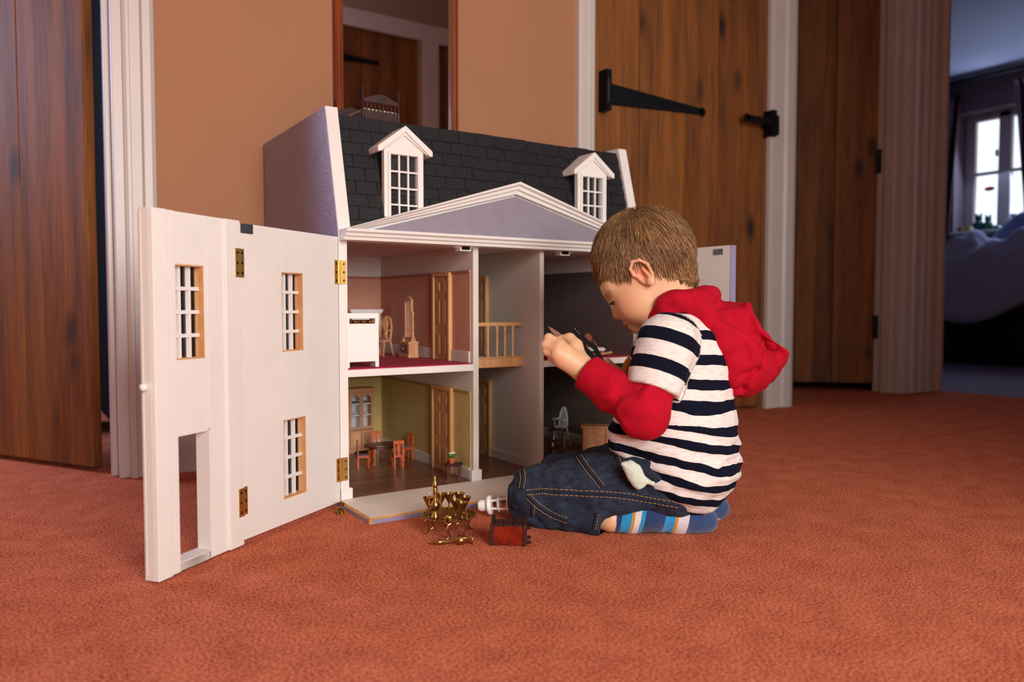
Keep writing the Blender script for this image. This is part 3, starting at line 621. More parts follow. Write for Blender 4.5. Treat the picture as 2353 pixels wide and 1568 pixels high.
def window_in(fr, h, par, depth=(-.016, 0)):
    u0, u1, z0, z1 = h; t = .004
    pbox(MB(), fr, u0, u0+t, -.018, -.0004, z0, z1).build('x', 'pine') if False else None
    lin_ = MB()
    for a, b, c, g in ((u0, u0+.002, z0, z1), (u1-.002, u1, z0, z1), (u0, u1, z0, z0+.002), (u0, u1, z1-.002, z1)): pbox(lin_, fr, a, b, -.0178, -.0006, c, g)
    prt(lin_, 'window_lining', 'pine', par)
    for k in range(1, 3): u = u0+(u1-u0)*k/3; prt(pbox(MB(), fr, u-.0028, u+.0028, -.015, -.010, z0, z1), 'glazing_bar', 'house_white', par)
    for k in range(1, 4): z = z0+(z1-z0)*k/4; prt(pbox(MB(), fr, u0, u1, -.014, -.009, z-.0028, z+.0028), 'glazing_bar', 'house_white', par)
    for k in range(3):
        prt(pbox(MB(), fr, u0+(u1-u0)*k/3+.002, u0+(u1-u0)*(k+1)/3-.002, -.0163, -.0158, z0+.001, z1-.001), 'pane', 'glass', par)
def hinge(fr_pts, z, par, d1_, d2_, n):
    """two brass leaves either side of a knuckle at point"""
    P = np.array(fr_pts); mb = MB(); z0, z1 = z-.024, z+.024; h = None
    for d in (d1_, d2_):
        d = np.array(d); nn_ = np.array(n[0] if d is d1_ else n[1]) if False else None
    return mb
def leaf(par, P, d, n, z, w=.0125):
    P = np.array(P); d = np.array(d); n = np.array(n); v = []
    for zz in (z-.0235, z+.0235):
        for o_ in (.0002, .0014):
            for u in (.0005, w): v.append((*(P+d*u+n*o_), zz))
    h = prt(MB().add(v, [(0, 2, 3, 1), (4, 5, 7, 6), (0, 1, 5, 4), (2, 6, 7, 3), (0, 4, 6, 2), (1, 3, 7, 5)]), 'hinge_leaf', 'brass_plate', par)
    sc_ = MB()
    for k in (-1, 0, 1):
        c = P+d*(w*.62)+n*.0014; M = Matrix.Translation((c[0], c[1], z+k*.0165)) @ Vector((n[0], n[1], 0)).to_track_quat('Z', 'Y').to_matrix().to_4x4()
        sc_.lathe([(.0023, -.0002), (.0023, .0006), (.0015, .0008)], 8, M)
    prt(sc_, 'hinge_screw', mat('screw_dark', '#5a4020', .4, metal=1) if 'screw_dark' not in MATS else 'screw_dark', par)
    return h
def pin(par, P, n, z): c = np.array(P)+np.array(n)*.001; prt(MB().tube([(c[0], c[1], z-.0235), (c[0], c[1], z+.0235)], .0024, 8), 'hinge_pin', 'brass_plate', par, smooth=True)
PH = (HX0-.001, HF-.002); PM = (.3235, 1.3175); PL = (.1725, 1.2045)
pz = (.0085, .538)
def on_panel(fr, px, py):
    P, d, n, _ = fr; r = ray(px, py); t = ((P-CAM[:2])@n)/(r[:2]@n); q = CAM+r*t; return (q[:2]-P)@d, q[2]
def hole_px(fr, px):   # px: left,right at mid, top, bottom
    u = sorted((on_panel(fr, px[0], (px[2]+px[3])/2)[0], on_panel(fr, px[1], (px[2]+px[3])/2)[0]))
    m = (px[0]+px[1])/2; return [u[0], u[1], on_panel(fr, m, px[3])[1], on_panel(fr, m, px[2])[1]]
f1 = panel_frame(PH, PM); n1 = f1[2]
if n1@(CAM[:2]-f1[0]) < 0: f1 = (f1[0], f1[1], -f1[2], f1[3])
f2 = panel_frame(PM, PL)
if f2[2]@(CAM[:2]-f2[0]) < 0: f2 = (f2[0], f2[1], -f2[2], f2[3])
h1 = [hole_px(f1, (648, 697, 627, 807)), hole_px(f1, (652, 704, 961, 1140))]
p1 = prt(holed(f1, f1[3]-.0015, pz[0], pz[1], h1, -.018, 0), 'front_panel', 'house_white', bevel=.0006, label='white front panel swung open')
for h in h1: window_in(f1, h, p1)
h2 = [hole_px(f2, (401, 470, 609, 826)), hole_px(f2, (405, 484, 992, 1300))]
h2[1][2] = pz[0]+.006
p2 = prt(holed(f2, f2[3], pz[0]-.006, pz[1]+.003, h2, -.019, 0), 'door_panel', 'house_white', bevel=.0006, label='white front panel with empty doorway')
window_in(f2, h2[0], p2)
# raised strips on the centre panel, doorway lining and threshold
ua = f2[3]
prt(pbox(pbox(MB(), f2, ua-.046, ua, 0, .004, pz[0]-.006, pz[1]+.003), f2, ua-.028, ua, .004, .007, pz[0]-.006, pz[1]+.003), 'pilaster', 'house_white', p2, bevel=.001)
prt(pbox(MB(), f2, 0, .034, 0, .004, pz[0]-.006, pz[1]+.003), 'pilaster', 'house_white', p2, bevel=.001)
u0, u1, a0, a1 = h2[1]
prt(pbox(pbox(pbox(MB(), f2, u0, u0+.003, -.024, .0015, a0, a1), f2, u1-.003, u1, -.024, .0015, a0, a1), f2, u0, u1, -.024, .0015, a1-.003, a1), 'door_lining', 'house_white', p2)
prt(pbox(MB(), f2, u0, u1, -.026, .0, .0025, a0+.002), 'threshold', 'room_white', p2)
prt(pbox(MB(), f2, ua-.003, ua+.001, -.017, -.014, pz[0], pz[1]), 'groove', 'room_white', p2)
kn = np.array(PL)+f2[1]*.002-f2[2]*.008
prt(MB().ball((kn[0]+f2[1][0]*.004, kn[1]+f2[1][1]*.004, .285), .006, 10), 'knob', 'house_white', p2, smooth=True)
for z in (.472, .075):
    zz = z
    leaf(p1, PM, -f1[1], f1[2], zz); leaf(p2, np.array(PM)+f2[2]*.004, f2[1], f2[2]+0, zz); pin(p1, np.array(PM)+f1[2]*.002, f1[2], zz) 
for z in (on_panel(f1, 544, 607)[1], on_panel(f1, 556, 1157)[1]): pass
for z in (on_panel(f1, 780, 626)[1], on_panel(f1, 786, 1078)[1]):
    leaf(p1, PH, f1[1], f1[2], z); leaf(hs, (HX0+.002, HF-.0017), (1, 0), (0, -1), z, .0135); pin(hs, (HX0+.0005, HF-.003), (0, -1), z)
cz = on_panel(f1, 566, 526)[1]; cu = on_panel(f1, 566, 526)[0]
cp = prt(pbox(MB(), f1, cu-.015, cu+.015, .0002, .0016, cz-.008, cz+.008), 'catch_plate', 'steel', p1, bevel=.003)
# right panel, opened square to the front
fR = (np.array([HX1-.004, HF-.003]), np.array([.006, -1.])/np.linalg.norm([.006, -1.]), np.array([-1., -.006]), .285)
pR = prt(holed(fR, .285, pz[0], pz[1], [(.09, .155, .07, .20), (.09, .155, .31, .445)], -.018, 0), 'front_panel', ['house_white'], bevel=.0006, label='white front panel opened on the right')
for h in ((.09, .155, .07, .20), (.09, .155, .31, .445)): window_in(fR, h, pR)
prt(pbox(MB(), fR, .285, .2865, -.018, 0, pz[0], pz[1]), 'panel_edge', 'house_lilac', pR)
c = onx(1650, 594, fR[0][0]+.0); ur = (c[:2]-fR[0])@fR[1]
prt(pbox(MB(), fR, ur-.014, ur+.014, .0002, .0016, .5185, .5315), 'catch_plate', 'steel', pR, bevel=.003)
prt(MB().ball((fR[0][0]+.022, fR[0][1]-.275, .035), .006, 10), 'knob', 'house_white', pR, smooth=True)
# ================================================================== toy furniture in the house
UF = ZU+.0022; GFZ = Z0+.0012     # upper carpet, ground floor
def loc_part(t, mb, name, m, par=None, label=None, **k):
    o = mb.build(name, m, par or t, local=True, **k)
    if label: o['label'] = label
    return o
# white washstand seen from the back
t = thing('toy_washstand', 'white toy washstand with gold knobs at the front of the pink room', 'toy dresser', (.6145, 1.515, UF))
w, hgt = .036, .112
loc_part(t, MB().box(-w, -w+.008, -.015, .015, 0, hgt), 'side', 'white_plastic', bevel=.0008); loc_part(t, MB().box(w-.008, w, -.015, .015, 0, hgt), 'side', 'white_plastic', bevel=.0008)
loc_part(t, MB().box(-w+.008, w-.008, -.014, -.011, .012, hgt-.022), 'back', 'white_plastic'); loc_part(t, MB().box(-w+.012, w-.012, -.0147, -.0141, .022, hgt-.03), 'back_panel', 'white_plastic')
loc_part(t, MB().box(-w+.008, w-.008, -.015, .015, hgt-.011, hgt), 'top', 'white_plastic', bevel=.0006)
loc_part(t, MB().box(-w+.008, w-.008, -.002, .013, .012, hgt-.03), 'body', 'white_plastic'); loc_part(t, MB().box(-w+.008, w-.008, .008, .012, hgt-.022, hgt-.014), 'shelf', 'brown_wood')
for x in (-.012, .006, .021): loc_part(t, MB().ball((x, -.004, hgt-.0185), .0036, 10), 'knob', 'gold_knob', smooth=True)
# white cupboard at the back
t = thing('toy_cupboard', 'white toy cupboard against the back wall of the pink room', 'toy cupboard', (.80, 1.948, UF))
loc_part(t, MB().box(-.04, .04, -.022, .022, .014, .108), 'body', 'white_plastic', bevel=.0008)
loc_part(t, MB().prism([(-.046, .118), (.046, .118), (.046, .114), (.041, .108), (-.041, .108), (-.046, .114)], 'y', -.026, .024), 'cornice', 'white_plastic')
for s in (-1, 1):
    d = loc_part(t, MB().box(min(s*.002, s*.037), max(s*.002, s*.037), -.0245, -.0222, .02, .103), 'door', 'white_plastic', bevel=.0006); loc_part(t, MB().ball((s*.006, -.026, .062), .0018, 8), 'knob', 'gold_knob', d, smooth=True)
    for y in (-.018, .018): loc_part(t, MB().lathe([(.003, 0), (.0055, .007), (.004, .0138)], 10, Matrix.Translation((s*.034, y, 0))), 'foot', 'white_plastic', smooth=True)
# armchair with cabriole legs
t = thing('toy_armchair', 'carved wooden toy armchair beside the toy dressing mirror', 'toy chair', (.795, 1.822, UF), math.radians(-58))
st = .042; ww = .024
loc_part(t, MB().prism([(-ww, -.022), (ww, -.022), (ww*.8, .02), (-ww*.8, .02)], 'z', st-.006, st), 'seat_frame', 'walnut', bevel=.001)
loc_part(t, MB().prism([(-ww*.85, -.019), (ww*.85, -.019), (ww*.7, .017), (-ww*.7, .017)], 'z', st, st+.004), 'seat', mat('mauve_cloth', '#8a6a78', .9), bevel=.001)
for s in (-1, 1):
    loc_part(t, MB().tube([(s*ww*.9, -.02, st-.004), (s*ww*1.12, -.024, st-.012), (s*ww*.95, -.021, .016), (s*ww*.95, -.022, .005), (s*ww*1.05, -.026, 0)], [.0036, .0042, .0026, .002, .003], 8), 'leg', 'walnut', smooth=True)
    loc_part(t, MB().tube([(s*ww*.7, .018, st-.004), (s*ww*.75, .022, .02), (s*ww*.85, .028, 0)], [.003, .0024, .0024], 8), 'leg', 'walnut', smooth=True)
    loc_part(t, MB().tube([(s*ww*.72, .019, st+.026), (s*ww*1.1, .0, st+.024), (s*ww*1.2, -.014, st+.022), (s*ww*1.12, -.02, st+.014), (s*ww, -.012, st+.006), (s*ww*.9, -.004, st)], .0022, 8), 'arm', 'walnut', smooth=True)
    loc_part(t, MB().tube([(s*ww*.7, .018, st), (s*ww*.72, .024, st+.03), (s*ww*.45, .028, st+.052), (0, .029, st+.058)], .0026, 8), 'back_stile', 'walnut', smooth=True)
loc_part(t, MB().prism([(-.006, st), (.006, st), (.004, st+.02), (.009, st+.04), (.004, st+.055), (-.004, st+.055), (-.009, st+.04), (-.004, st+.02)], 'y', .021, .024), 'splat', 'walnut', bevel=.0006)
# dressing mirror on a drawer base
t = thing('toy_dressing_mirror', 'tall wooden toy dressing mirror on a drawer base', 'toy mirror', (.835, 1.742, UF), math.radians(-90))
loc_part(t, MB().box(-.027, .027, -.014, .014, 0, .009), 'plinth', 'walnut', bevel=.001); loc_part(t, MB().box(-.025, .025, -.0125, .0125, .009, .034), 'base', 'walnut')
loc_part(t, MB().box(-.027, .027, -.0145, .0145, .034, .039), 'base_top', 'walnut', bevel=.0012)
dr = loc_part(t, MB().box(-.020, .020, -.0142, -.0125, .012, .031), 'drawer', 'brown_wood', bevel=.0005); loc_part(t, MB().ball((0, -.0158, .0215), .0019, 8), 'knob', 'gold_knob', dr, smooth=True)
for s in (-1, 1):
    loc_part(t, MB().prism([(-.008, .039), (.010, .039), (.006, .044), (.003, .052), (-.003, .052), (-.005, .044)], 'x', s*.023-.0022, s*.023+.0022), 'bracket', 'walnut')
    loc_part(t, MB().lathe([(.0024, 0), (.003, .01), (.0018, .014), (.0028, .03), (.0018, .05), (.003, .054), (.0026, .062), (.001, .066)], 8, Matrix.Translation((s*.023, 0, .05))), 'post', 'walnut', smooth=True)
    loc_part(t, MB().box(s*.0165-.002, s*.0165+.002, -.003, .003, .050, .138), 'frame_stile', 'walnut', bevel=.0006)
loc_part(t, MB().prism([(-.0185, .138), (.0185, .138), (.0185, .142), (.010, .148), (0, .151), (-.010, .148), (-.0185, .142)], 'y', -.003, .003), 'frame_crest', 'walnut'); loc_part(t, MB().box(-.0185, .0185, -.003, .003, .047, .05), 'frame_rail', 'walnut')
loc_part(t, MB().box(-.0145, .0145, -.0012, .0012, .05, .138), 'looking_glass', 'mirror_glass')
# glazed corner cabinet
t = thing('toy_cabinet', 'tall wooden toy cabinet with two arched glass doors', 'toy cabinet', (.785, 1.950, GFZ)); w = .036
loc_part(t, MB().box(-w, -w+.004, -.02, .02, .008, .163).box(w-.004, w, -.02, .02, .008, .163).box(-w+.004, w-.004, .016, .02, .008, .163).box(-w+.004, w-.004, -.02, .016, .008, .012).box(-w+.004, w-.004, -.02, .016, .159, .163), 'body', 'walnut', bevel=.0005)
loc_part(t, MB().prism([(-w-.005, .171), (w+.005, .171), (w+.005, .168), (w, .163), (-w, .163), (-w-.005, .168)], 'y', -.026, .021), 'cornice', 'walnut')
loc_part(t, MB().prism([(-w-.002, 0), (-w+.012, 0), (-w+.018, .005), (w-.018, .005), (w-.012, 0), (w+.002, 0), (w+.002, .010), (-w-.002, .010)], 'y', -.023, .021), 'plinth', 'walnut')
for z in (.062, .098, .128): loc_part(t, MB().box(-w+.004, w-.004, -.017, .016, z, z+.0025), 'shelf', 'white_plastic')
loc_part(t, MB().box(-w+.004, w-.004, .0145, .0158, .06, .158), 'lining', 'porcelain')
def arch_door(x0, x1, z0, z1):
    cx = (x0+x1)/2; r = (x1-x0)/2-.0045; zc = z1-.006-r; N = 10
    inner = [(cx-r, z0+.006), (cx+r, z0+.006)]+[(cx+r*math.cos(a), zc+r*math.sin(a)) for a in np.linspace(0, math.pi, N)]
    outer = [(x0, z0), (x1, z0)]+[(x1 if i < N/2 else x0, (zc+(z1-zc)*min(1, 2*i/(N-1))) if i < N/2 else (zc+(z1-zc)*min(1, 2*(N-1-i)/(N-1)))) for i in range(N)]
    outer[2+N//2-1] = (x1, z1); outer[2+N//2] = (x0, z1); n = len(inner); v = []
    for y in (-.0225, -.0202): v += [(a, y, b) for a, b in outer]+[(a, y, b) for a, b in inner]
    f = []
    for i in range(n):
        j = (i+1) % n
        f += [(i, j, n+j, n+i), (2*n+i, 3*n+i, 3*n+j, 2*n+j), (i, 2*n+i, 2*n+j, j), (n+i, n+j, 3*n+j, 3*n+i)]
    return MB().add(v, f), MB().prism(inner, 'y', -.0216, -.0212)
for s in (-1, 1):
    a, b = sorted((s*.0006, s*(w-.0045))); m1, m2 = arch_door(a, b, .064, .159)
    d = loc_part(t, m1, 'glazed_door', 'walnut'); loc_part(t, m2, 'pane', 'glass', d); loc_part(t, MB().ball((s*.003, -.0235, .10), .0013, 8), 'knob', 'gold_knob', d, smooth=True)
    d = loc_part(t, MB().box(a, b, -.0225, -.0202, .012, .060), 'cupboard_door', 'walnut', bevel=.0006); loc_part(t, MB().box(a+.005, b-.005, -.0232, -.0226, .018, .054), 'door_panel', 'walnut', d)
for x, z, m, lb in ((-.014, .1306, 'blue_china', 'blue toy plates on the upper shelf behind the left arched pane'), (.016, .1306, 'blue_china', 'blue toy plates on the upper shelf behind the right arched pane'), (-.014, .1006, 'porcelain', 'white toy bowl behind the left arched pane'), (.016, .1006, 'porcelain', 'white toy bowl behind the right arched pane')):
    solo(MB().lathe([(.003, 0), (.0085, .003), (.0085, .0045), (.003, .0025)], 12), 'toy_plate', m, lb, 'toy plate', (.785+x, 1.944, GFZ+z), group='toy crockery in the cabinet', smooth=True)
# dining set
t = thing('toy_table', 'oval brown toy dining table between four orange chairs', 'toy table', (.772, 1.765, GFZ))
loc_part(t, MB().lathe([(.98, 0), (1., .001), (1., .003), (.98, .004)], 28, Matrix.Translation((0, 0, .045)) @ Matrix.Diagonal((.048, .030, 1, 1))), 'tabletop', 'brown_wood', smooth=True)
loc_part(t, MB().lathe([(.8, 0), (.8, .008)], 20, Matrix.Translation((0, 0, .037)) @ Matrix.Diagonal((.044, .026, 1, 1))), 'apron', 'brown_wood', smooth=True)
for a in (-1, 1):
    for b in (-1, 1): loc_part(t, MB().tube([(a*.026, b*.015, .04), (a*.028, b*.016, .026), (a*.026, b*.015, .012), (a*.029, b*.017, 0)], [.0032, .0034, .0018, .0024], 8), 'leg', 'orange_wood', smooth=True)
def toy_chair(label, loc, rz, m):
    t = thing('toy_dining_chair', label, 'toy chair', loc, rz, 'orange chairs around the toy dining table'); s_ = .031; q = .0125
    loc_part(t, MB().prism([(-q, -.013), (q, -.013), (q*.88, .013), (-q*.88, .013)], 'z', s_-.004, s_), 'seat_frame', m, bevel=.0006)
    loc_part(t, MB().prism([(-q*.82, -.0105), (q*.82, -.0105), (q*.7, .0105), (-q*.7, .0105)], 'z', s_, s_+.0018), 'seat', 'mauve_cloth', bevel=.0006)
    for x in (-1, 1):
        loc_part(t, MB().tube([(x*.0105, -.0115, s_-.003), (x*.0112, -.012, .018), (x*.0100, -.0115, .006), (x*.0108, -.012, 0)], [.0024, .0026, .0016, .002], 6), 'leg', m, smooth=True)
        loc_part(t, MB().bar((x*.0098, .0125, 0), (x*.0098, .0125, s_), .0034, .0034, up=(0, 1, 0)), 'leg', m)
        loc_part(t, MB().prism([(x*.0082, s_), (x*.0118, s_), (x*.0122, s_+.020), (x*.0125, s_+.033), (x*.0092, s_+.033), (x*.0085, s_+.016)], 'y', .0112, .0138), 'back_stile', m)
    loc_part(t, MB().prism([(-.0125, s_+.028), (.0125, s_+.028), (.0128, s_+.035), (.0085, s_+.037), (.0045, s_+.0355), (0, s_+.037), (-.0045, s_+.0355), (-.0085, s_+.037), (-.0128, s_+.035)], 'y', .0114, .0139), 'crest_rail', m)
    loc_part(t, MB().prism([(-.004, s_), (.004, s_), (.0025, s_+.008), (.0052, s_+.018), (.003, s_+.029), (-.003, s_+.029), (-.0052, s_+.018), (-.0025, s_+.008)], 'y', .0118, .0135), 'splat', m); return t
toy_chair('orange toy chair at the left end of the toy table, nearest the cabinet door panel', (.709, 1.735, GFZ), math.radians(75), 'orange_wood')
toy_chair('orange toy chair on the far side of the toy table', (.790, 1.838, GFZ), math.radians(-15), 'orange_wood')
toy_chair('bright orange toy chair with its back to the open front', (.783, 1.700, GFZ), math.radians(168), 'orange_wood')
toy_chair('dark orange toy chair at the right end of the toy table by the green wall', (.841, 1.775, GFZ), math.radians(-85), 'orange_wood')
# plant stool and pot
t = thing('toy_stool', 'small dark wooden toy stool by the partition post', 'toy stool', (.836, 1.516, GFZ), math.radians(-38))
loc_part(t, MB().prism([(-.019, -.010), (-.015, -.014), (.015, -.014), (.019, -.010), (.019, .010), (.015, .014), (-.015, .014), (-.019, .010)], 'z', .031, .036), 'top', 'dark_red_wood', bevel=.0012)
for a in (-1, 1):
    for b in (-1, 1): loc_part(t, MB().tube([(a*.0125, b*.009, .031), (a*.013, b*.0095, .020), (a*.0125, b*.009, .006), (a*.0135, b*.0095, 0)], [.0022, .0024, .0015, .002], 8), 'leg', 'brown_wood', smooth=True)
t = thing('toy_potted_plant', 'tiny terracotta pot with white flowers on the toy stool', 'toy plant', (.831, 1.517, GFZ+.036))
loc_part(t, MB().lathe([(.0052, 0), (.0068, .009), (.0078, .009), (.0078, .0125), (.0062, .0125), (.0058, .010)], 14), 'pot', 'terracotta', smooth=True)
for i in range(9):
    a = i*2.4; l = .011+.003*(i % 3); d = np.array([math.cos(a), math.sin(a)]); s_ = np.array([-d[1], d[0]])*.0022; v = []
    for q, r_, z in ((0, .001, .010), (1, .005, .015), (1.2, .009, .019), (0, l, .018)): p = d*r_; v += [(*(p+s_*q), z), (*(p-s_*q), z-.0004)]
    loc_part(t, MB().add(v, [(0, 1, 3, 2), (2, 3, 5, 4), (4, 5, 7, 6)]), 'leaf', 'leaf_green')
for i in range(4):
    a = i*1.7+.4; m = MB()
    for k in range(6): b = k*math.pi/3; m.ball((.004*math.cos(a)+.0028*math.cos(b), .004*math.sin(a)+.0028*math.sin(b), .0215+.001*i), .0019, 6, sq=(1, 1, .6))
    loc_part(t, m, 'flower', 'petal', smooth=True)
# rocking horse upstairs on the right
t = thing('toy_rocking_horse', 'wooden toy rocking horse on white rockers in the upper right room', 'toy horse', (1.262, 1.545, UF), math.radians(-33))
for y in (-.011, .011): loc_part(t, MB().tube([(x, y, .003+.0045*(x/.04)**2) for x in np.linspace(-.042, .046, 9)], .0022, 8), 'rocker', 'pine', smooth=True)
loc_part(t, MB().prism([(-.022, .012), (.024, .012), (.03, .016), (.024, .021), (-.018, .021), (-.026, .016)], 'y', -.010, .010), 'seat', 'house_white', bevel=.001)
loc_part(t, MB().prism([(-.020, .020), (-.012, .020), (-.008, .034), (-.004, .046), (-.010, .055), (-.020, .058), (-.025, .050), (-.033, .038), (-.034, .033), (-.026, .035), (-.020, .030)], 'y', -.003, .003), 'head', mat('horse_wood', '#9a4a22', .5), bevel=.0008)
loc_part(t, MB().tube([(-.016, -.016, .037), (-.016, .016, .037)], .0018, 8), 'handle', 'dark_red_wood', smooth=True)
loc_part(t, MB().bar((.012, 0, .020), (-.004, 0, .040), .016, .003), 'backrest', 'horse_wood')
for a in (-1, 1):
    for b in (-1, 1): loc_part(t, MB().bar((a*.018, b*.009, .013), (a*.026, b*.011, .004), .004, .003), 'leg', 'pine')
# lower right room: high chair, carver chair, chest, kitchen table
t = thing('toy_high_chair', 'white toy high chair with spindle back in the lower right room', 'toy chair', (1.288, 1.718, GFZ), math.radians(-62))
loc_part(t, MB().prism([(-.014, -.014), (.014, -.014), (.012, .013), (-.012, .013)], 'z', .052, .056), 'seat', 'white_plastic', bevel=.001)
for a in (-1, 1):
    for b in (-1, 1): loc_part(t, MB().tube([(a*.011, b*.010, .053), (a*.019, b*.018, 0)], [.0022, .0026], 8), 'leg', 'white_plastic', smooth=True)
    loc_part(t, MB().tube([(a*.0155, -.014, .024), (a*.0155, .014, .024)], .0014, 6), 'stretcher', 'white_plastic', smooth=True)
    loc_part(t, MB().tube([(a*.013, .012, .074), (a*.017, -.004, .075), (a*.016, -.018, .075)], .0026, 8), 'arm', 'white_plastic', smooth=True)
    loc_part(t, MB().tube([(a*.014, -.012, .055), (a*.015, -.013, .075)], .0014, 6), 'arm_post', 'white_plastic', smooth=True)
loc_part(t, MB().tube([(.0125*math.cos(q), .012+.004*math.sin(q), .056+.05*math.sin(q)) for q in np.linspace(0, math.pi, 13)], .0020, 8), 'back_hoop', 'white_plastic', smooth=True)
for x in (-.007, -.0023, .0023, .007): loc_part(t, MB().tube([(x, .012, .056), (x, .015, .056+.05*math.sqrt(max(.1, 1-(x/.0125)**2)))], .001, 6), 'spindle', 'white_plastic', smooth=True)
loc_part(t, MB().box(-.017, .017, -.026, -.012, .0755, .078), 'tray', 'white_plastic', bevel=.001)
t = thing('toy_carver_chair', 'brown toy chair with a curved back below the white high chair', 'toy chair', (1.205, 1.628, GFZ), math.radians(150)); s_ = .036
loc_part(t, MB().box(-.018, .018, -.016, .016, s_-.004, s_), 'seat', 'brown_wood', bevel=.001)
for a in (-1, 1):
    for b in (-1, 1): loc_part(t, MB().bar((a*.0155, b*.0135, 0), (a*.0155, b*.0135, s_-.003), .0045, .0045, up=(0, 1, 0)), 'leg', 'brown_wood', bevel=.0006)
    loc_part(t, MB().bar((a*.0155, -.012, .012), (a*.0155, .012, .012), .003, .004), 'stretcher', 'brown_wood')
loc_part(t, MB().bar((-.014, .0135, .014), (.014, .0135, .014), .003, .005), 'stretcher', 'brown_wood'); loc_part(t, MB().bar((-.014, -.0135, .014), (.014, -.0135, .014), .003, .005), 'stretcher', 'brown_wood')
loc_part(t, MB().tube([(.020*math.cos(q), .018*math.sin(q)-.002, s_+.026+.006*math.sin(q)) for q in np.linspace(-.1, math.pi+.1, 13)], .0030, 8), 'back_bow', 'brown_wood', smooth=True)
for q in np.linspace(.25, math.pi-.25, 6): loc_part(t, MB().tube([(.017*math.cos(q), .014*math.sin(q), s_), (.020*math.cos(q), .018*math.sin(q)-.002, s_+.028)], .0014, 6), 'spindle', 'brown_wood', smooth=True)
t = thing('toy_sideboard', 'wooden toy chest of drawers at the right of the lower room', 'toy chest', (1.296, 1.580, GFZ), math.radians(-38))
loc_part(t, MB().box(-.034, .034, -.022, .022, .006, .070), 'body', 'walnut', bevel=.0008); loc_part(t, MB().box(-.038, .038, -.026, .024, .070, .075), 'top', 'walnut', bevel=.0015); loc_part(t, MB().box(-.036, .036, -.024, .023, 0, .008), 'plinth', 'walnut', bevel=.001)
for z0_, z1_ in ((.010, .030), (.032, .050), (.052, .068)):
    d = loc_part(t, MB().box(-.026, .026, -.0238, -.0222, z0_, z1_), 'drawer', 'walnut', bevel=.0006); loc_part(t, MB().ball((0, -.0255, (z0_+z1_)/2), .0026, 10, sq=(1.4, .8, 1)), 'knob', 'pine', d, smooth=True)
for s in (-1, 1): loc_part(t, MB().lathe([(.0022, 0), (.003, .02), (.0018, .03), (.0028, .04), (.0022, .06)], 8, Matrix.Translation((s*.030, -.0235, .008))), 'corner_column', 'walnut', smooth=True)
t = thing('toy_kitchen_table', 'dark toy kitchen table behind the brown toy chair', 'toy table', (1.145, 1.725, GFZ))
loc_part(t, MB().box(-.05, .05, -.03, .03, .056, .060), 'tabletop', 'brown_wood', bevel=.0008)
for a in (-1, 1):
    for b in (-1, 1): loc_part(t, MB().bar((a*.044, b*.025, 0), (a*.044, b*.025, .056), .006, .006, up=(0, 1, 0)), 'leg', 'brown_wood')
solo(MB().lathe([(.004, 0), (.008, .002), (.0095, .012), (.0085, .012), (.007, .003)], 14), 'toy_bowl', 'porcelain', 'tiny white bowl on the dark toy kitchen table', 'toy bowl', (1.178, 1.722, GFZ+.0602), smooth=True)
# toy bed on the roof
t = thing('toy_bed', 'dark red wooden toy bed with patterned mattress on the roof', 'toy bed', (.688, 1.648, rzt+.0005), math.radians(2)); bw_, bl = .042, .076
prof_post = [(.0038, 0), (.003, .004), (.004, .008), (.004, .03)]
for y, hh in ((-bl, .071), (bl, .074)):
    for s in (-1, 1):
        pr = [(.0026, 0), (.0036, .003), (.0024, .006), (.0036, .008), (.0036, .028)]; z = .028
        while z < hh: pr += [(.0022, z+.0008), (.0034, z+.0022), (.0034, z+.003), (.0022, z+.0042)]; z += .0042
        pr += [(.003, z+.001), (.0018, z+.003)]
        loc_part(t, MB().lathe(pr, 10, Matrix.Translation((s*bw_, y, 0))), 'bed_post', 'dark_red_wood', smooth=True)
    arc = [(x, hh-.020+.012*math.cos(x/bw_*math.pi/2)**2) for x in np.linspace(-bw_, bw_, 13)]
    loc_part(t, MB().prism([(-bw_, hh-.028)]+[(bw_, hh-.028)]+arc[::-1], 'y', y-.0018, y+.0018), 'crest_rail', 'dark_red_wood', bevel=.0005)
    loc_part(t, MB().box(-bw_, bw_, y-.002, y+.002, .008, .026), 'end_board', 'dark_red_wood', bevel=.0006)
    for x in np.linspace(-bw_, bw_, 10)[1:-1]: loc_part(t, MB().tube([(x, y, .025), (x, y, .033), (x, y, hh-.027)], [.0012, .0018, .0012], 6), 'spindle', 'dark_red_wood', smooth=True)
for s in (-1, 1): loc_part(t, MB().bar((s*bw_, -bl, .016), (s*bw_, bl, .016), .003, .014), 'side_rail', 'dark_red_wood')
loc_part(t, MB().box(-bw_+.002, bw_-.002, -bl+.003, bl-.003, .015, .031), 'mattress', 'flower_cloth', bevel=.003)

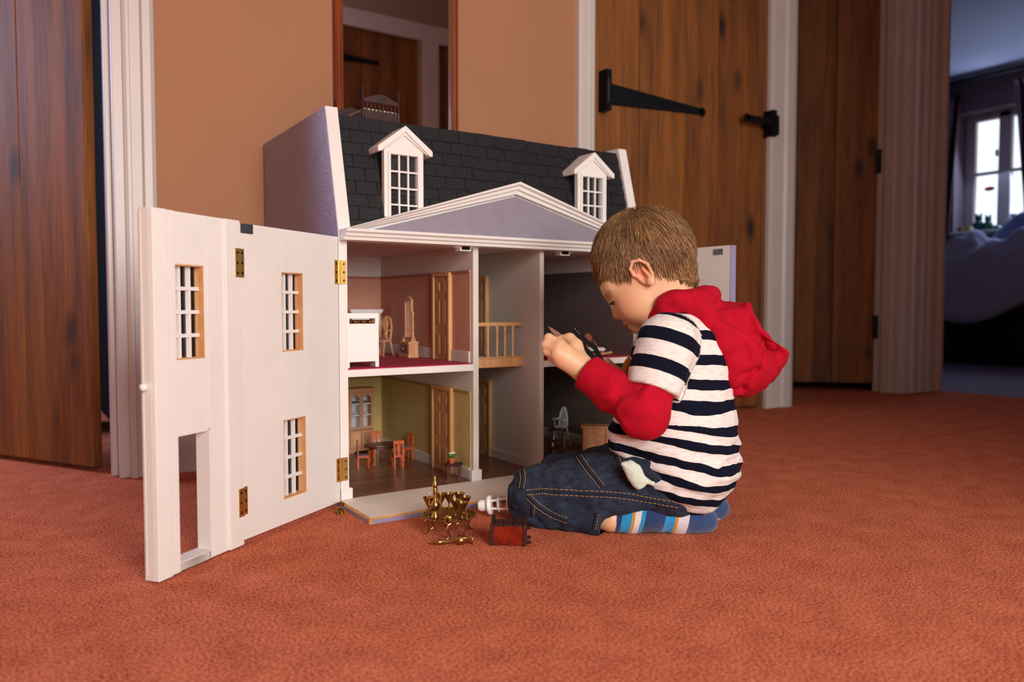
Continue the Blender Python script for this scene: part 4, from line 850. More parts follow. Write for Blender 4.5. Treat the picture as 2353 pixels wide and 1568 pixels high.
# ================================================================== toys on the carpet
CR = -YAW                       # things set square to the camera
def fl(px, py): p = onz(px, py); return p
T0 = onz(1033, 1226)
t = thing('brass_tray_table', 'round brass toy tray table with scroll legs on the carpet', 'toy table', (T0[0], T0[1], 0), CR); TZ = .0300; TR = .0475
loc_part(t, MB().lathe([(.001, TZ-.001), (TR*.80, TZ-.001), (TR*.9, TZ-.0005), (TR, TZ+.003), (TR, TZ+.0042), (TR*.93, TZ+.0022), (TR*.84, TZ+.0006), (.001, TZ+.0006)], 36), 'tray', 'brass', smooth=True)
for k in range(36):
    pass
rim = MB()
for k in range(40): a = 2*math.pi*k/40; rim.ball((TR*math.cos(a), TR*math.sin(a), TZ+.0036), .0016, 6)
tag(loc_part(t, rim, 'beaded_rim', 'brass', smooth=True), kind='stuff')
def heart_leg(ax, ay, rot):
    pts = [(0, .0, TZ-.004), (.006, 0, TZ-.001), (.012, 0, TZ-.004), (.014, 0, .016), (.010, 0, .008), (.011, 0, .003), (.015, 0, .0016)]; m = MB()
    for s in (-1, 1): m.tube([(s*x*1.25, y, z) for x, y, z in pts], [.0016, .0019, .0021, .0021, .0019, .0017, .0014], 8)
    m.move(Matrix.Translation((ax, ay, 0)) @ Matrix.Rotation(rot, 4, 'Z')); return m
for k, (a, r_) in enumerate(((-1.15, .036), (2.2, .036))): loc_part(t, heart_leg(r_*math.cos(a), r_*math.sin(a), a+math.pi/2), 'scroll_leg', 'brass', smooth=True)
for a in (math.pi+.15, .55): d = np.array([math.cos(a), math.sin(a)]); loc_part(t, MB().tube([(*(d*.034), TZ-.001), (*(d*.040), TZ-.006), (*(d*.037), .012), (*(d*.039), .004), (*(d*.047), .0014)], [.004, .0042, .0026, .0028, .0014], 8), 'leg', 'brass', smooth=True)
TZt = TZ+.0008
def on_tray(px, py): p = onz(px, py, TZt); return p[0], p[1], TZt
gob = [(.0055, 0), (.0058, .0008), (.002, .0022), (.0015, .004), (.0015, .010), (.0024, .0125), (.006, .019), (.0098, .0275), (.0092, .0275), (.0055, .020), (.001, .0135)]
GL = [(985, 1181, 'brass goblet alone at the left edge of the tray'), (1014, 1172, 'brass goblet half hidden behind the tall ewer'), (1032, 1171, 'dark brass goblet standing at the back of the tray'), (1056, 1170, 'brass goblet at the back right of the tray'), (1070, 1179, 'brass goblet at the right of the tray, tallest in view'), (1047, 1187, 'brass goblet second from the front of the tray'), (1062, 1193, 'brass goblet nearest the front rim of the tray')]
gm = None
for px, py, lb in GL:
    p = on_tray(px, py)
    if gm is None: g = solo(MB().lathe(gob, 18), 'brass_goblet', 'brass', lb, 'toy goblet', p, group='brass goblets on the toy tray', smooth=True); gm = g
    else: g = gm.copy(); COL.objects.link(g); g.location = p; g['label'] = lb
    g.scale = (1.05, 1.05, 1.08)
def lying(px, py, z, rz, tilt, lb, sc=.8):
    g = gm.copy(); COL.objects.link(g); p = onz(px, py, z); g.location = p; g.rotation_euler = (math.radians(tilt), 0, rz); g.scale = (sc,)*3; g['label'] = lb; return g
lying(1013, 1192, TZt+.0058, math.radians(40), 78, 'small brass goblet lying on the tray below the ewer', .62)
lying(1036, 1196, TZt+.0058, math.radians(-60), 78, 'small brass goblet tipped over at the front of the tray', .6)
lying(1078, 1187, TZt+.0058, math.radians(190), 78, 'small brass goblet tipped over at the right rim of the tray', .6)
g = lying(786, 1158, .016, math.radians(-33), 112, 'brass goblet tipped against the step at the panel hinge', .95); g['group'] = 'brass goblets by the dollhouse'
# ewers
ew = [(.0075, 0), (.0078, .001), (.0035, .010), (.003, .011), (.0075, .016), (.0088, .021), (.0075, .0265), (.0042, .030), (.0036, .032), (.0040, .046), (.0046, .0465), (.0040, .048), (.0046, .0495), (.0036, .052), (.0048, .056), (.0044, .059), (.0026, .064), (.0024, .066), (.0018, .072), (.0006, .0735)]
def ewer(label, M4):
    loc, rot, _ = M4.decompose(); t = thing('brass_ewer', label, 'toy jug', loc, 0, 'brass ewers'); t.rotation_euler = rot.to_euler()
    loc_part(t, MB().lathe(ew, 20), 'body', 'brass', smooth=True)
    loc_part(t, MB().tube([(-.0075, 0, .018), (-.0105, 0, .024), (-.0095, 0, .034), (-.0095, 0, .040), (-.0115, 0, .0425), (-.0135, 0, .041)], [.0016, .0014, .0011, .001, .001, .0008], 8), 'spout', 'brass', smooth=True)
    loc_part(t, MB().tube([(.0036, 0, .042), (.0075, 0, .0435), (.0095, 0, .038), (.0085, 0, .028), (.0105, 0, .018), (.0095, 0, .010), (.0055, 0, .004)], [.001, .0012, .0012, .0012, .0013, .001, .0008], 8), 'handle', 'brass', smooth=True); return t
p = on_tray(1000, 1189); ewer('tall brass ewer with long neck standing on the toy tray', Matrix.Translation(p) @ Matrix.Rotation(CR, 4, 'Z'))
a = np.array(onz(1086, 1239, .0085)); b = np.array(onz(984, 1249, .003)); d = Vector(b-a).normalized()
q = d.to_track_quat('Z', 'Y').to_matrix().to_4x4(); ewer('brass ewer lying on its side on the carpet under the tray', Matrix.Translation(a) @ q @ Matrix.Rotation(math.radians(35), 4, 'Z'))
# red toy chest lying on its back
p = onz(1168, 1256); t = thing('toy_red_chest', 'glossy red brown toy chest of drawers lying on the carpet', 'toy chest', (p[0], p[1], 0), CR+math.radians(-3)); R_ = .024; hh = .036; dp = .040
loc_part(t, MB().box(-R_, R_, .0, dp, .0015, hh-.003), 'body', 'red_wood', bevel=.0006)
for x0, x1 in ((-R_, -.009), (-.0085, .0075), (.008, R_)):
    d = loc_part(t, MB().box(x0+.0004, x1-.0004, .001, dp-.001, hh-.003, hh-.0005), 'drawer', 'dark_red_wood', bevel=.0006); loc_part(t, MB().ball(((x0+x1)/2, dp*.45, hh+.001), .0019, 10), 'knob', 'dark_red_wood', d, smooth=True)
loc_part(t, MB().prism([(0, 0), (dp+.002, 0), (dp+.003, hh*.2), (dp+.003, hh+.006), (dp-.002, hh+.005), (dp*.6, hh+.001), (0, hh)], 'x', -R_-.0065, -R_), 'end_panel', 'dark_red_wood', bevel=.0012)
loc_part(t, MB().prism([(-.001, 0), (dp+.001, 0), (dp+.001, hh+.004), (dp-.008, hh+.002), (-.001, hh-.001)], 'x', R_, R_+.006), 'end_panel', 'dark_red_wood', bevel=.0012)
M_ = Matrix.Translation((R_+.006, 0, 0)) @ Matrix.Rotation(math.radians(90), 4, 'Y')
for y, z in ((.005, .006), (dp-.006, .006), (.006, hh-.006), (dp-.006, hh-.004)): loc_part(t, MB().lathe([(.0028, 0), (.0022, .0012), (.003, .003), (.0018, .0045), (.0026, .006), (.0012, .0075)], 10, Matrix.Translation((R_+.006, y, z)) @ Matrix.Rotation(math.radians(90), 4, 'Y')), 'turned_foot', 'dark_red_wood', smooth=True)
# white toy high chair lying by the knee
p = onz(1134, 1191); t = thing('toy_white_stool', 'white toy stool lying on its side beside the knee', 'toy stool', (p[0], p[1]+.0, 0), CR+math.radians(-8))
ax = Matrix.Translation((-.028, 0.01, .020)) @ Matrix.Rotation(math.radians(84), 4, 'Y')
loc_part(t, MB().lathe([(.001, -.003), (.009, -.002), (.011, .002), (.011, .014), (.008, .015)], 18, ax), 'cushion', 'white_plastic', smooth=True)
loc_part(t, MB().lathe([(.012, .015), (.0175, .016), (.0185, .018), (.0185, .021), (.0175, .023), (.012, .024)], 22, ax), 'seat', 'white_plastic', smooth=True)
for k in range(4):
    a_ = k*math.pi/2+.5; m = MB().tube([(.010*math.cos(a_), .010*math.sin(a_), .023), (.0155*math.cos(a_), .0155*math.sin(a_), .064)], [.0022, .0026], 8); m.move(ax); loc_part(t, m, 'leg', 'white_plastic', smooth=True)
for zz, rr in ((.037, .0125), (.056, .0165)): m = MB().tube([(rr*math.cos(q), rr*math.sin(q), zz) for q in np.linspace(0, 2*math.pi, 21)], .0021, 8); m.move(ax); loc_part(t, m, 'ring', 'white_plastic', smooth=True)
# ================================================================== the child
FH = np.array([math.sin(YAW), math.cos(YAW), 0.])
def toL(w): w = np.asarray(w, float); return np.array([w@_r, w@FH, w[2]])
def J(px, py, d): return toL(CAM + ray(px, py)*d)
def toW(l): return _r*l[0]+FH*l[1]+np.array([0, 0, l[2]])
BF = np.array([-.927, .375, 0.]); BR = np.array([.375, .927, 0.]); UP = np.array([0, 0, 1.])
OL = np.array([*J(1480, 1200, 1.42)[:2], 0.])
boy = thing('person', 'child in striped shirt with red hood kneeling at the dollhouse, holding small toys', 'person', toW(OL), -YAW)

class Field:
    def __init__(s, lo, hi, h):
        s.lo = np.array(lo, float); s.h = h; s.n = np.ceil((np.array(hi)-s.lo)/h).astype(int)+1
        s.F = np.full(s.n, .12, np.float32)
    def sub(s, lo, hi, pad):
        a = np.maximum(0, np.floor((np.array(lo)-pad-s.lo)/s.h).astype(int)); b = np.minimum(s.n, np.ceil((np.array(hi)+pad-s.lo)/s.h).astype(int)+1)
        if np.any(b <= a): return None, None
        sl_ = tuple(slice(i, j) for i, j in zip(a, b))
        P = [(s.lo[k]+s.h*np.arange(a[k], b[k])).astype(np.float32).reshape([-1 if k == q else 1 for q in range(3)]) for k in range(3)]
        return sl_, P
    def op(s, prim, k=.01, mode='u'):
        fn, lo, hi = prim; sl_, P = s.sub(lo, hi, max(.02, k*1.6))
        if sl_ is None: return s
        d = fn(*P).astype(np.float32); A = s.F[sl_]
        if mode == 'u':
            h = np.clip(.5+.5*(A-d)/k, 0, 1); s.F[sl_] = A*(1-h)+d*h-k*h*(1-h)
        else:
            d = -d; h = np.clip(.5-.5*(A-d)/k, 0, 1); s.F[sl_] = A*(1-h)+d*h+k*h*(1-h)
        return s
    def mesh(s):
        F = s.F; n = np.array(F.shape)-1; ins = F < 0
        acc = np.zeros(tuple(n)+(3,), np.float32); cnt = np.zeros(tuple(n), np.uint8)
        def cs(A, c): return A[c[0]:c[0]+n[0], c[1]:c[1]+n[1], c[2]:c[2]+n[2]]
        for ax in range(3):
            o = [k for k in range(3) if k != ax]
            for i in (0, 1):
                for j in (0, 1):
                    a = [0, 0, 0]; a[o[0]] = i; a[o[1]] = j; b = list(a); b[ax] = 1
                    m = cs(ins, a) != cs(ins, b)
                    if not m.any(): continue
                    fa = cs(F, a)[m]; fb = cs(F, b)[m]; t = fa/(fa-fb); q = np.tile(np.array(a, np.float32), (len(t), 1)); q[:, ax] = t
                    acc[m] += q; cnt[m] += 1
        act = cnt > 0; idx = np.full(tuple(n), -1, np.int64); idx[act] = np.arange(act.sum())
        V = (np.argwhere(act)+acc[act]/cnt[act][:, None])*s.h+s.lo; faces = []
        for ax in range(3):
            o = [k for k in range(3) if k != ax]
            a = [slice(1, n[k]) for k in range(3)]; b = list(a); a[ax] = slice(0, n[ax]); b[ax] = slice(1, n[ax]+1)
            A = ins[tuple(a)]; m = A != ins[tuple(b)]; e = np.argwhere(m); flip = A[m]
            off = np.array([1, 1, 1]); off[ax] = 0; e = e+off; q = []
            for di, dj in ((-1, -1), (0, -1), (0, 0), (-1, 0)):
                c = e.copy(); c[:, o[0]] += di; c[:, o[1]] += dj; q.append(idx[c[:, 0], c[:, 1], c[:, 2]])
            q = np.stack(q, 1)
            if ax == 1: flip = ~flip
            q[~flip] = q[~flip][:, ::-1]; faces.append(q)
        return V, np.concatenate(faces)
def cone(a, b, ra, rb=None):
    a = np.array(a, float); b = np.array(b, float); rb = ra if rb is None else rb; d = b-a; L2 = max(d@d, 1e-9); R_ = max(ra, rb)
    def fn(X, Y, Z):
        t = np.clip(((X-a[0])*d[0]+(Y-a[1])*d[1]+(Z-a[2])*d[2])/L2, 0, 1)
        return np.sqrt((X-a[0]-t*d[0])**2+(Y-a[1]-t*d[1])**2+(Z-a[2]-t*d[2])**2)-(ra+(rb-ra)*t)
    return fn, np.minimum(a, b)-R_, np.maximum(a, b)+R_
def ell(c, r, A=None):
    c = np.array(c, float); A = np.eye(3) if A is None else np.array(A, float); R_ = max(r)
    def fn(X, Y, Z):
        q = [(X-c[0])*A[i][0]+(Y-c[1])*A[i][1]+(Z-c[2])*A[i][2] for i in range(3)]
        k0 = np.sqrt(sum((q[i]/r[i])**2 for i in range(3)))+1e-6; k1 = np.sqrt(sum((q[i]/r[i]**2)**2 for i in range(3)))+1e-6
        return k0*(k0-1)/k1
    return fn, c-R_, c+R_
def cut(prim, p, n):
    p = np.array(p); n = np.array(n)/np.linalg.norm(n); fn, lo, hi = prim
    return (lambda X, Y, Z: np.maximum(fn(X, Y, Z), (X-p[0])*n[0]+(Y-p[1])*n[1]+(Z-p[2])*n[2])), lo, hi
def pillow_px(pts, d, T_, w, tilt=0.):
    """outline in pixels at depth d, inflated to a soft bag of half thickness T_"""
    P = np.array([J(x, y, d) for x, y in pts]); Q = P[:, [0, 2]]; yc = P[:, 1].mean()
    def fn(X, Y, Z):
        X2, Z2 = np.broadcast_arrays(X[:, 0, :], Z[:, 0, :]); dd = np.full(X2.shape, 1e9); ins = np.zeros(X2.shape, bool)
        for i in range(len(Q)):
            a, b = Q[i], Q[(i+1) % len(Q)]; e = b-a; t = np.clip(((X2-a[0])*e[0]+(Z2-a[1])*e[1])/(e@e), 0, 1)
            dd = np.minimum(dd, (X2-a[0]-t*e[0])**2+(Z2-a[1]-t*e[1])**2)
            c = (a[1] > Z2) != (b[1] > Z2); ins ^= c & (X2 < (b[0]-a[0])*(Z2-a[1])/(b[1]-a[1]+1e-12)+a[0])
        dd = np.sqrt(dd); s_ = np.where(ins, dd, 0.); t = np.sqrt(np.clip(1-(1-np.minimum(s_/w, 1))**2, 0, 1))*T_
        yy = np.abs(Y-yc-tilt*(X-Q[:, 0].mean()))-t[:, None, :]
        return np.where(ins[:, None, :], yy, np.sqrt(dd[:, None, :]**2+np.maximum(yy, 0)**2))*.9
    lo = np.array([Q[:, 0].min(), yc-T_-.02, Q[:, 1].min()]); hi = np.array([Q[:, 0].max(), yc+T_+.02, Q[:, 1].max()]); return fn, lo, hi
def field(prims, h, pad=.02):
    lo = np.min([p[0][1] for p in prims if p[2] == 'u'], 0)-pad; hi = np.max([p[0][2] for p in prims if p[2] == 'u'], 0)+pad
    f = Field(lo, hi, h)
    for p, k, m in prims: f.op(p, k, m)
    return f
def vnorm(V, Q):
    N = np.zeros_like(V); a = np.cross(V[Q[:, 2]]-V[Q[:, 0]], V[Q[:, 3]]-V[Q[:, 1]])
    for i in range(4): np.add.at(N, Q[:, i], a)
    return N/(np.linalg.norm(N, axis=1, keepdims=True)+1e-12)
def fnoise(V, fr, seed, oc=3):
    return np.array([mnoise.fractal(Vector((p[0]*fr[0]+seed, p[1]*fr[1]+seed*.7, p[2]*fr[2]-seed)), .9, 2., oc) for p in V])
def relax(V, Q, it, lam=.5):
    E = np.concatenate([Q[:, [0, 1]], Q[:, [1, 2]], Q[:, [2, 3]], Q[:, [3, 0]]]); E = np.concatenate([E, E[:, ::-1]]); c = np.bincount(E[:, 0], minlength=len(V))[:, None]
    for _ in range(it):
        S = np.zeros_like(V)
        for k in range(3): S[:, k] = np.bincount(E[:, 0], weights=V[E[:, 1], k], minlength=len(V))
        V = V+lam*(S/np.maximum(c, 1)-V)
    return V
CLOTH = {}
def skin_mesh(name, V, Q, m, par, attrs=None, label=None, floor=True):
    if floor: V = V.copy(); V[:, 2] = np.maximum(V[:, 2], .0006)
    me = bpy.data.meshes.new(name); me.from_pydata((V-OL).tolist(), [], Q.tolist())
    me.polygons.foreach_set('use_smooth', [True]*len(me.polygons)); me.materials.append(MATS[m])
    for k, a in (attrs or {}).items():
        at = me.attributes.new(k, 'FLOAT', 'POINT'); at.data.foreach_set('value', np.asarray(a, np.float32))
    o = bpy.data.objects.new(name, me); COL.objects.link(o); o.parent = par; FRAME[o] = FRAME[boy]
    if label: o['label'] = label
    CLOTH[name] = (V, Q); return o

# --- head frame
hy, hp_ = math.radians(15), math.radians(35); cy, sy, cp_, sp_ = math.cos(hy), math.sin(hy), math.cos(hp_), math.sin(hp_)
hF = np.array([-cp_*cy, cp_*sy, -sp_]); hR = np.array([sy, cy, 0.]); hU = np.array([-sp_*cy, sp_*sy, cp_]); HS = J(1478, 590, 1.44); HA = np.array([hF, hR, hU])
def hd(f, r, u): return HS+hF*f+hR*r+hU*u
def hell(c, r): return ell(hd(*c), r, HA)
def hcone(a, b, ra, rb=None): return cone(hd(*a), hd(*b), ra, rb)
NB = J(1562, 748, 1.43); u_, s_ = 'u', 's'
B = [(hell((0, 0, 0), (.088, .069, .085)), .01, u_), (hell((.040, 0, -.045), (.058, .059, .062)), .03, u_), (hell((.050, 0, -.078), (.042, .044, .037)), .03, u_),
     (hell((.081, 0, -.101), (.015, .017, .013)), .014, u_), (hell((.074, 0, -.016), (.023, .046, .020)), .02, u_)]
for s in (-1, 1): B.append((hell((.060, s*.033, -.066), (.029, .024, .027)), .018, u_))
B += [(hcone((.091, 0, -.036), (.101, 0, -.062), .0065, .0088), .010, u_)]
for s in (-1, 1): B += [(hell((.096, s*.0085, -.066), (.0075, .006, .0055)), .005, u_), (hell((.104, s*.030, -.036), (.017, .013, .010)), .012, s_), (hell((.080, s*.029, -.038), (.0125, .0135, .0115)), .004, u_), (hell((.099, s*.005, -.0725), (.004, .0028, .003)), .002, s_)]
B += [(hell((.093, 0, -.0840), (.0095, .017, .0052)), .005, u_), (hell((.0905, 0, -.0945), (.0095, .0145, .0055)), .004, u_), (hell((.102, 0, -.0885), (.008, .017, .0012)), .002, s_)]
# ears
for s in (-1, 1):
    ec = np.array([.014, s*.069, -.031]); B.append((ell(hd(*ec), (.0145, .0045, .025), HA), .005, u_))
    rim = [(-.004, .000, -.026), (-.013, .004, -.010), (-.0155, .007, .008), (-.008, .008, .022), (.004, .007, .0265), (.014, .004, .018), (.0155, .001, .006), (.010, 0, -.002)]
    for a, b in zip(rim, rim[1:]): B.append((hcone(ec+np.array([a[0], s*(a[1]+.001), a[2]]), ec+np.array([b[0], s*(b[1]+.001), b[2]]), .0031), .002, u_))
    B.append((hell(ec+np.array([-.0025, s*.004, -.020]), (.007, .005, .0085)), .004, u_)); B.append((hell(ec+np.array([.004, s*.0095, -.005]), (.0068, .0100, .0095)), .003, s_)); B.append((hell(ec+np.array([.0, s*.0095, .0135]), (.0085, .0070, .0055)), .002, s_)); B.append((hcone(ec+np.array([-.006, s*.005, -.010]), ec+np.array([-.004, s*.006, .006]), .0028), .003, u_))
B += [(cone(hd(-.018, 0, -.055), NB, .044, .046), .03, u_), (cone(hd(.02, 0, -.075), NB+BF*.02, .034, .04), .02, u_)]
# trunk, arms, legs under the clothes
SHN, ELN, WRN = J(1532, 792, 1.325), J(1484, 958, 1.300), J(1338, 847, 1.352); CH = J(1562, 850, 1.43)
SHF = CH+BR*.115+UP*.045; ELF, WRF = J(1500, 965, 1.56), J(1446, 893, 1.500)
B += [(ell(CH, (.075, .095, .11), [BF, BR, UP]), .03, u_), (ell(J(1555, 1010, 1.42), (.075, .09, .11), [BF, BR, UP]), .03, u_), (ell(J(1550, 1100, 1.42), (.08, .09, .06), [BF, BR, UP]), .03, u_)]
for S_, E_, W_ in ((SHN, ELN, WRN), (SHF, ELF, WRF)): B += [(cone(S_, E_, .036, .030), .02, u_), (cone(E_, W_, .028, .0185), .01, u_)]
ANK = J(1404, 1192, 1.372); HIPN = J(1525, 1092, 1.385); KNN = J(1230, 1137, 1.432)
B += [(cone(HIPN, KNN, .05, .038), .02, u_), (cone(HIPN+BR*.115, KNN+BR*.13, .05, .038), .02, u_), (cone(KNN-UP*.012, ANK, .03, .0215), .01, u_), (cone(ANK, J(1560, 1190, 1.375), .021), .01, u_), (cone(KNN+BR*.13-UP*.015, J(1500, 1185, 1.48), .03, .02), .01, u_), (cone(J(1500, 1185, 1.48), J(1640, 1182, 1.465), .02, .018), .01, u_)]
# near hand
def chain(pts, r, k=.0022): return [(cone(a, b, ra, rb), k, u_) for a, b, ra, rb in zip(pts, pts[1:], r, r[1:])]
mc = [J(1286, 792, 1.347), J(1280, 804, 1.340), J(1280, 818, 1.340), J(1287, 831, 1.347)]
for m in mc: B.append((cone(WRN, m, .0175, .0108), .010, u_))
B += chain([mc[0], J(1261, 777, 1.352), J(1262, 779, 1.374), J(1279, 785, 1.386)], (.0098, .0084, .0074, .0064))
B += chain([mc[1], J(1254, 793, 1.350), J(1258, 795, 1.373), J(1273, 797, 1.385)], (.0098, .0086, .0076, .0066))
B += chain([mc[2], J(1257, 808, 1.350), J(1262, 809, 1.372), J(1276, 808, 1.383)], (.0095, .0080, .0072, .0062))
B += chain([mc[3], J(1268, 823, 1.355), J(1272, 822, 1.371), J(1284, 819, 1.380)], (.0088, .0070, .0064, .0056))
B += chain([J(1332, 828, 1.358), J(1322, 795, 1.370), J(1309, 779, 1.379), J(1291, 779, 1.385)], (.0155, .0118, .0092, .0072), .008)
# far hand
B.append((cone(WRF, J(1424, 872, 1.49), .017, .019), .008, u_)); B += chain([J(1432, 880, 1.482), J(1412, 853, 1.472), J(1396, 832, 1.468)], (.0125, .0098, .0074), .006)
for i, (x, y) in enumerate(((1394, 848), (1390, 862), (1394, 876), (1402, 888))): B += chain([J(1418+i*3, 862+i*7, 1.49), J(x+6, y, 1.478), J(x-2, y+3, 1.455), J(x+8, y+8, 1.440)], (.0095, .0082, .0072, .0062))
fld = field(B, .0018); V, Q = fld.mesh()
rel = V-HS; hf, hr, hu = rel@hF, rel@hR, rel@hU
def blob(c, r): p = hd(*c); return np.clip(1-np.linalg.norm(V-p, axis=1)/r, 0, 1)
red = np.maximum.reduce([.6*blob((.07, -.045, -.07), .045), .6*blob((.07, .045, -.07), .045), .8*blob((.105, 0, -.065), .022)]+[.9*blob((.014, s*.075, -.028), .034) for s in (-1, 1)])
lip = np.clip(np.maximum(blob((.096, 0, -.085), .019), blob((.094, 0, -.094), .016))*2.4, 0, 1)*(np.abs(hr) < .019)*(hf > .085)
brow = np.zeros(len(V))
for s in (-1, 1):
    for k in np.linspace(0, 1, 7): brow = np.maximum(brow, np.clip(1.6-np.linalg.norm(V-hd(.096-.014*k, s*(.014+.030*k), -.0225+.003*math.sin(k*3)), axis=1)/.0048, 0, 1))
kn_ = np.zeros(len(V))
for m in mc: kn_ = np.maximum(kn_, np.clip(1-np.linalg.norm(V-m, axis=1)/.02, 0, 1)*.5)
red = np.maximum(red, kn_)
m = mat('skin', '#dcae86', .48, bump=.06, bscale=420); nt = m.node_tree; b = nt.nodes['Principled BSDF']
b.inputs['Subsurface Weight'].default_value = .12; b.inputs['Subsurface Radius'].default_value = (.012, .005, .003); b.inputs['Subsurface Scale'].default_value = .5
prev = None
for an, col in (('red', '#cc7559'), ('lip', '#a83e42'), ('brow', '#7a5238')):
    at = nt.nodes.new('ShaderNodeAttribute'); at.attribute_name = an; mi = nt.nodes.new('ShaderNodeMix'); mi.data_type = 'RGBA'
    nt.links.new(at.outputs['Fac'], mi.inputs['Factor'])
    if prev is None: mi.inputs['A'].default_value = lin('#dcae86')
    else: nt.links.new(prev, mi.inputs['A'])
    mi.inputs['B'].default_value = lin(col); prev = mi.outputs['Result']
nt.links.new(prev, b.inputs['Base Color'])
body = skin_mesh('body', V, Q, 'skin', boy, dict(red=red, lip=lip, brow=brow*.7))
# eyes with lids and lashes
mat('eye_white', '#d9d2cc', .2); mat('eye_dark', '#1b100c', .25)
def L2(mb): mb.v = [tuple(np.array(p)-OL) for p in mb.v]; return mb
for s in (-1, 1):
    c = hd(.0842, s*.0298, -.039); ey = L2(MB().ball(c, .0090, 14)).build('eye', 'eye_white', boy, local=True, smooth=True)
    g = c+(hF*.85+hR*s*.10-hU*.28)*.0072; L2(MB().ball(g, .0042, 10)).build('iris', 'eye_dark', ey, local=True, smooth=True)
    L2(MB().tube([hd(.0850+.0125*math.cos(q)*.95, s*(.0305+.0125*math.sin(q)), -.0405+.0005*math.cos(q)) for q in np.linspace(-1.2, 1.35, 9)], [.0008, .0014, .0018, .002, .002, .0019, .0018, .0015, .0008], 6)).build('eyelashes', 'eye_dark', ey, local=True, smooth=True)

# --- shirt
SH_ax = (ELN-SHN)/np.linalg.norm(ELN-SHN); HEM = J(1496, 898, 1.312)
sleeveN = cut(cone(SHN+SH_ax*-.004, HEM+SH_ax*.05, .051, .0445), HEM, SH_ax)
SHaF = (ELF-SHF)/np.linalg.norm(ELF-SHF); sleeveF = cut(cone(SHF, SHF+SHaF*.12, .050, .045), SHF+SHaF*.10, SHaF)
torso = [ell(J(1566, 850, 1.43), (.094, .112, .125), [BF, BR, UP]), ell(J(1556, 985, 1.42), (.107, .116, .118), [BF, BR, UP]), ell(J(1578, 1082, 1.405), (.092, .112, .068), [BF, BR, UP]), cone(SHN+BR*.03, SHF, .048, .048), ell(J(1438, 1000, 1.40), (.03, .07, .035), [BF, BR, UP])]
S = [(torso[0], .02, u_), (torso[1], .03, u_), (torso[2], .04, u_), (torso[3], .03, u_), (torso[4], .03, u_), (cone(J(1562, 1108, 1.380), J(1598, 1140, 1.362), .050, .028), .03, u_), (sleeveN, .012, u_), (sleeveF, .012, u_),
     (cone(NB+UP*.03, NB+UP*.1, .05, .06), .01, s_)]
fld = field(S, .0036, .03); V, Q = fld.mesh(); N = vnorm(V, Q)
hem_n = SH_ax
along = (V-HEM)@SH_ax
dS = sleeveN[0](V[:, 0], V[:, 1], V[:, 2]); dT = np.min([t_[0](V[:, 0], V[:, 1], V[:, 2]) for t_ in torso[:3]], 0); isS = (dS < dT) & (along < .01) & (V[:, 1] < CH[1])
nz = fnoise(V, (14, 14, 30), 3.7); nz2 = fnoise(V, (34, 34, 50), 9.1, 2)
low = np.clip((.30-V[:, 2])/.25, .15, 1)
V = V+N*(nz*.0055*low+nz2*.0014)[:, None]
# gathered folds over the waist and into the armpit
w_ = np.exp(-((V[:, 2]-.13)/.06)**2); V = V+N*(w_*.003*np.sin((V[:, 2]*1.0+V[:, 0]*.35)*190+nz*3))[:, None]
V = relax(V, Q, 2); per = .0395
z917 = J(1652, 917, 1.40)[2]; t_ = (V-toL(toW(CH)))
st_ = V[:, 2]-z917+.012*np.sin((V[:, 0]-CH[0])*9+.6)+.0045*nz+.10*(V[:, 0]-J(1652, 917, 1.4)[0])*(V[:, 2] < .2)
zc_ = [J(1660, y, 1.385)[2] for y in (1170, 1130, 1093, 1053, 1009, 971, 917, 866, 811, 757, 703)]
su = np.where(isS, -along/.050+.46, np.interp(st_+z917, zc_, np.arange(len(zc_)))+.225)
m = mat('shirt', '#d8cdc4', .9, spec=.15); nt = m.node_tree; b = nt.nodes['Principled BSDF']
at = nt.nodes.new('ShaderNodeAttribute'); at.attribute_name = 'su'; fr = nt.nodes.new('ShaderNodeMath'); fr.operation = 'FRACT'; nt.links.new(at.outputs['Fac'], fr.inputs[0])
gt = nt.nodes.new('ShaderNodeMath'); gt.operation = 'LESS_THAN'; gt.inputs[1].default_value = .45; nt.links.new(fr.outputs[0], gt.inputs[0])
tc = nt.nodes.new('ShaderNodeTexCoord'); nn_ = nt.nodes.new('ShaderNodeTexNoise'); nn_.inputs['Scale'].default_value = 170; nt.links.new(tc.outputs['Object'], nn_.inputs['Vector'])
mp = nt.nodes.new('ShaderNodeMapping'); mp.inputs['Scale'].default_value = (.5, .5, 2.5); nt.links.new(tc.outputs['Object'], mp.inputs['Vector']); nt.links.new(mp.outputs[0], nn_.inputs['Vector'])
rp = nt.nodes.new('ShaderNodeValToRGB'); rp.color_ramp.elements[0].color = lin('#cfc4bc'); rp.color_ramp.elements[1].color = lin('#e6ded7'); rp.color_ramp.elements[0].position = .25; rp.color_ramp.elements[1].position = .55; nt.links.new(nn_.outputs['Fac'], rp.inputs[0])
mi = nt.nodes.new('ShaderNodeMix'); mi.data_type = 'RGBA'; nt.links.new(gt.outputs[0], mi.inputs['Factor']); nt.links.new(rp.outputs[0], mi.inputs['A']); mi.inputs['B'].default_value = lin('#0a0d1f'); nt.links.new(mi.outputs['Result'], b.inputs['Base Color'])
bp = nt.nodes.new('ShaderNodeBump'); bp.inputs['Strength'].default_value = .25; bp.inputs['Distance'].default_value = .001; n3 = nt.nodes.new('ShaderNodeTexNoise'); n3.inputs['Scale'].default_value = 900; nt.links.new(tc.outputs['Object'], n3.inputs['Vector']); nt.links.new(n3.outputs['Fac'], bp.inputs['Height']); nt.links.new(bp.outputs[0], b.inputs['Normal'])
shirt = skin_mesh('striped_shirt', V, Q, 'shirt', boy, dict(su=su), 'navy and cream striped shirt')
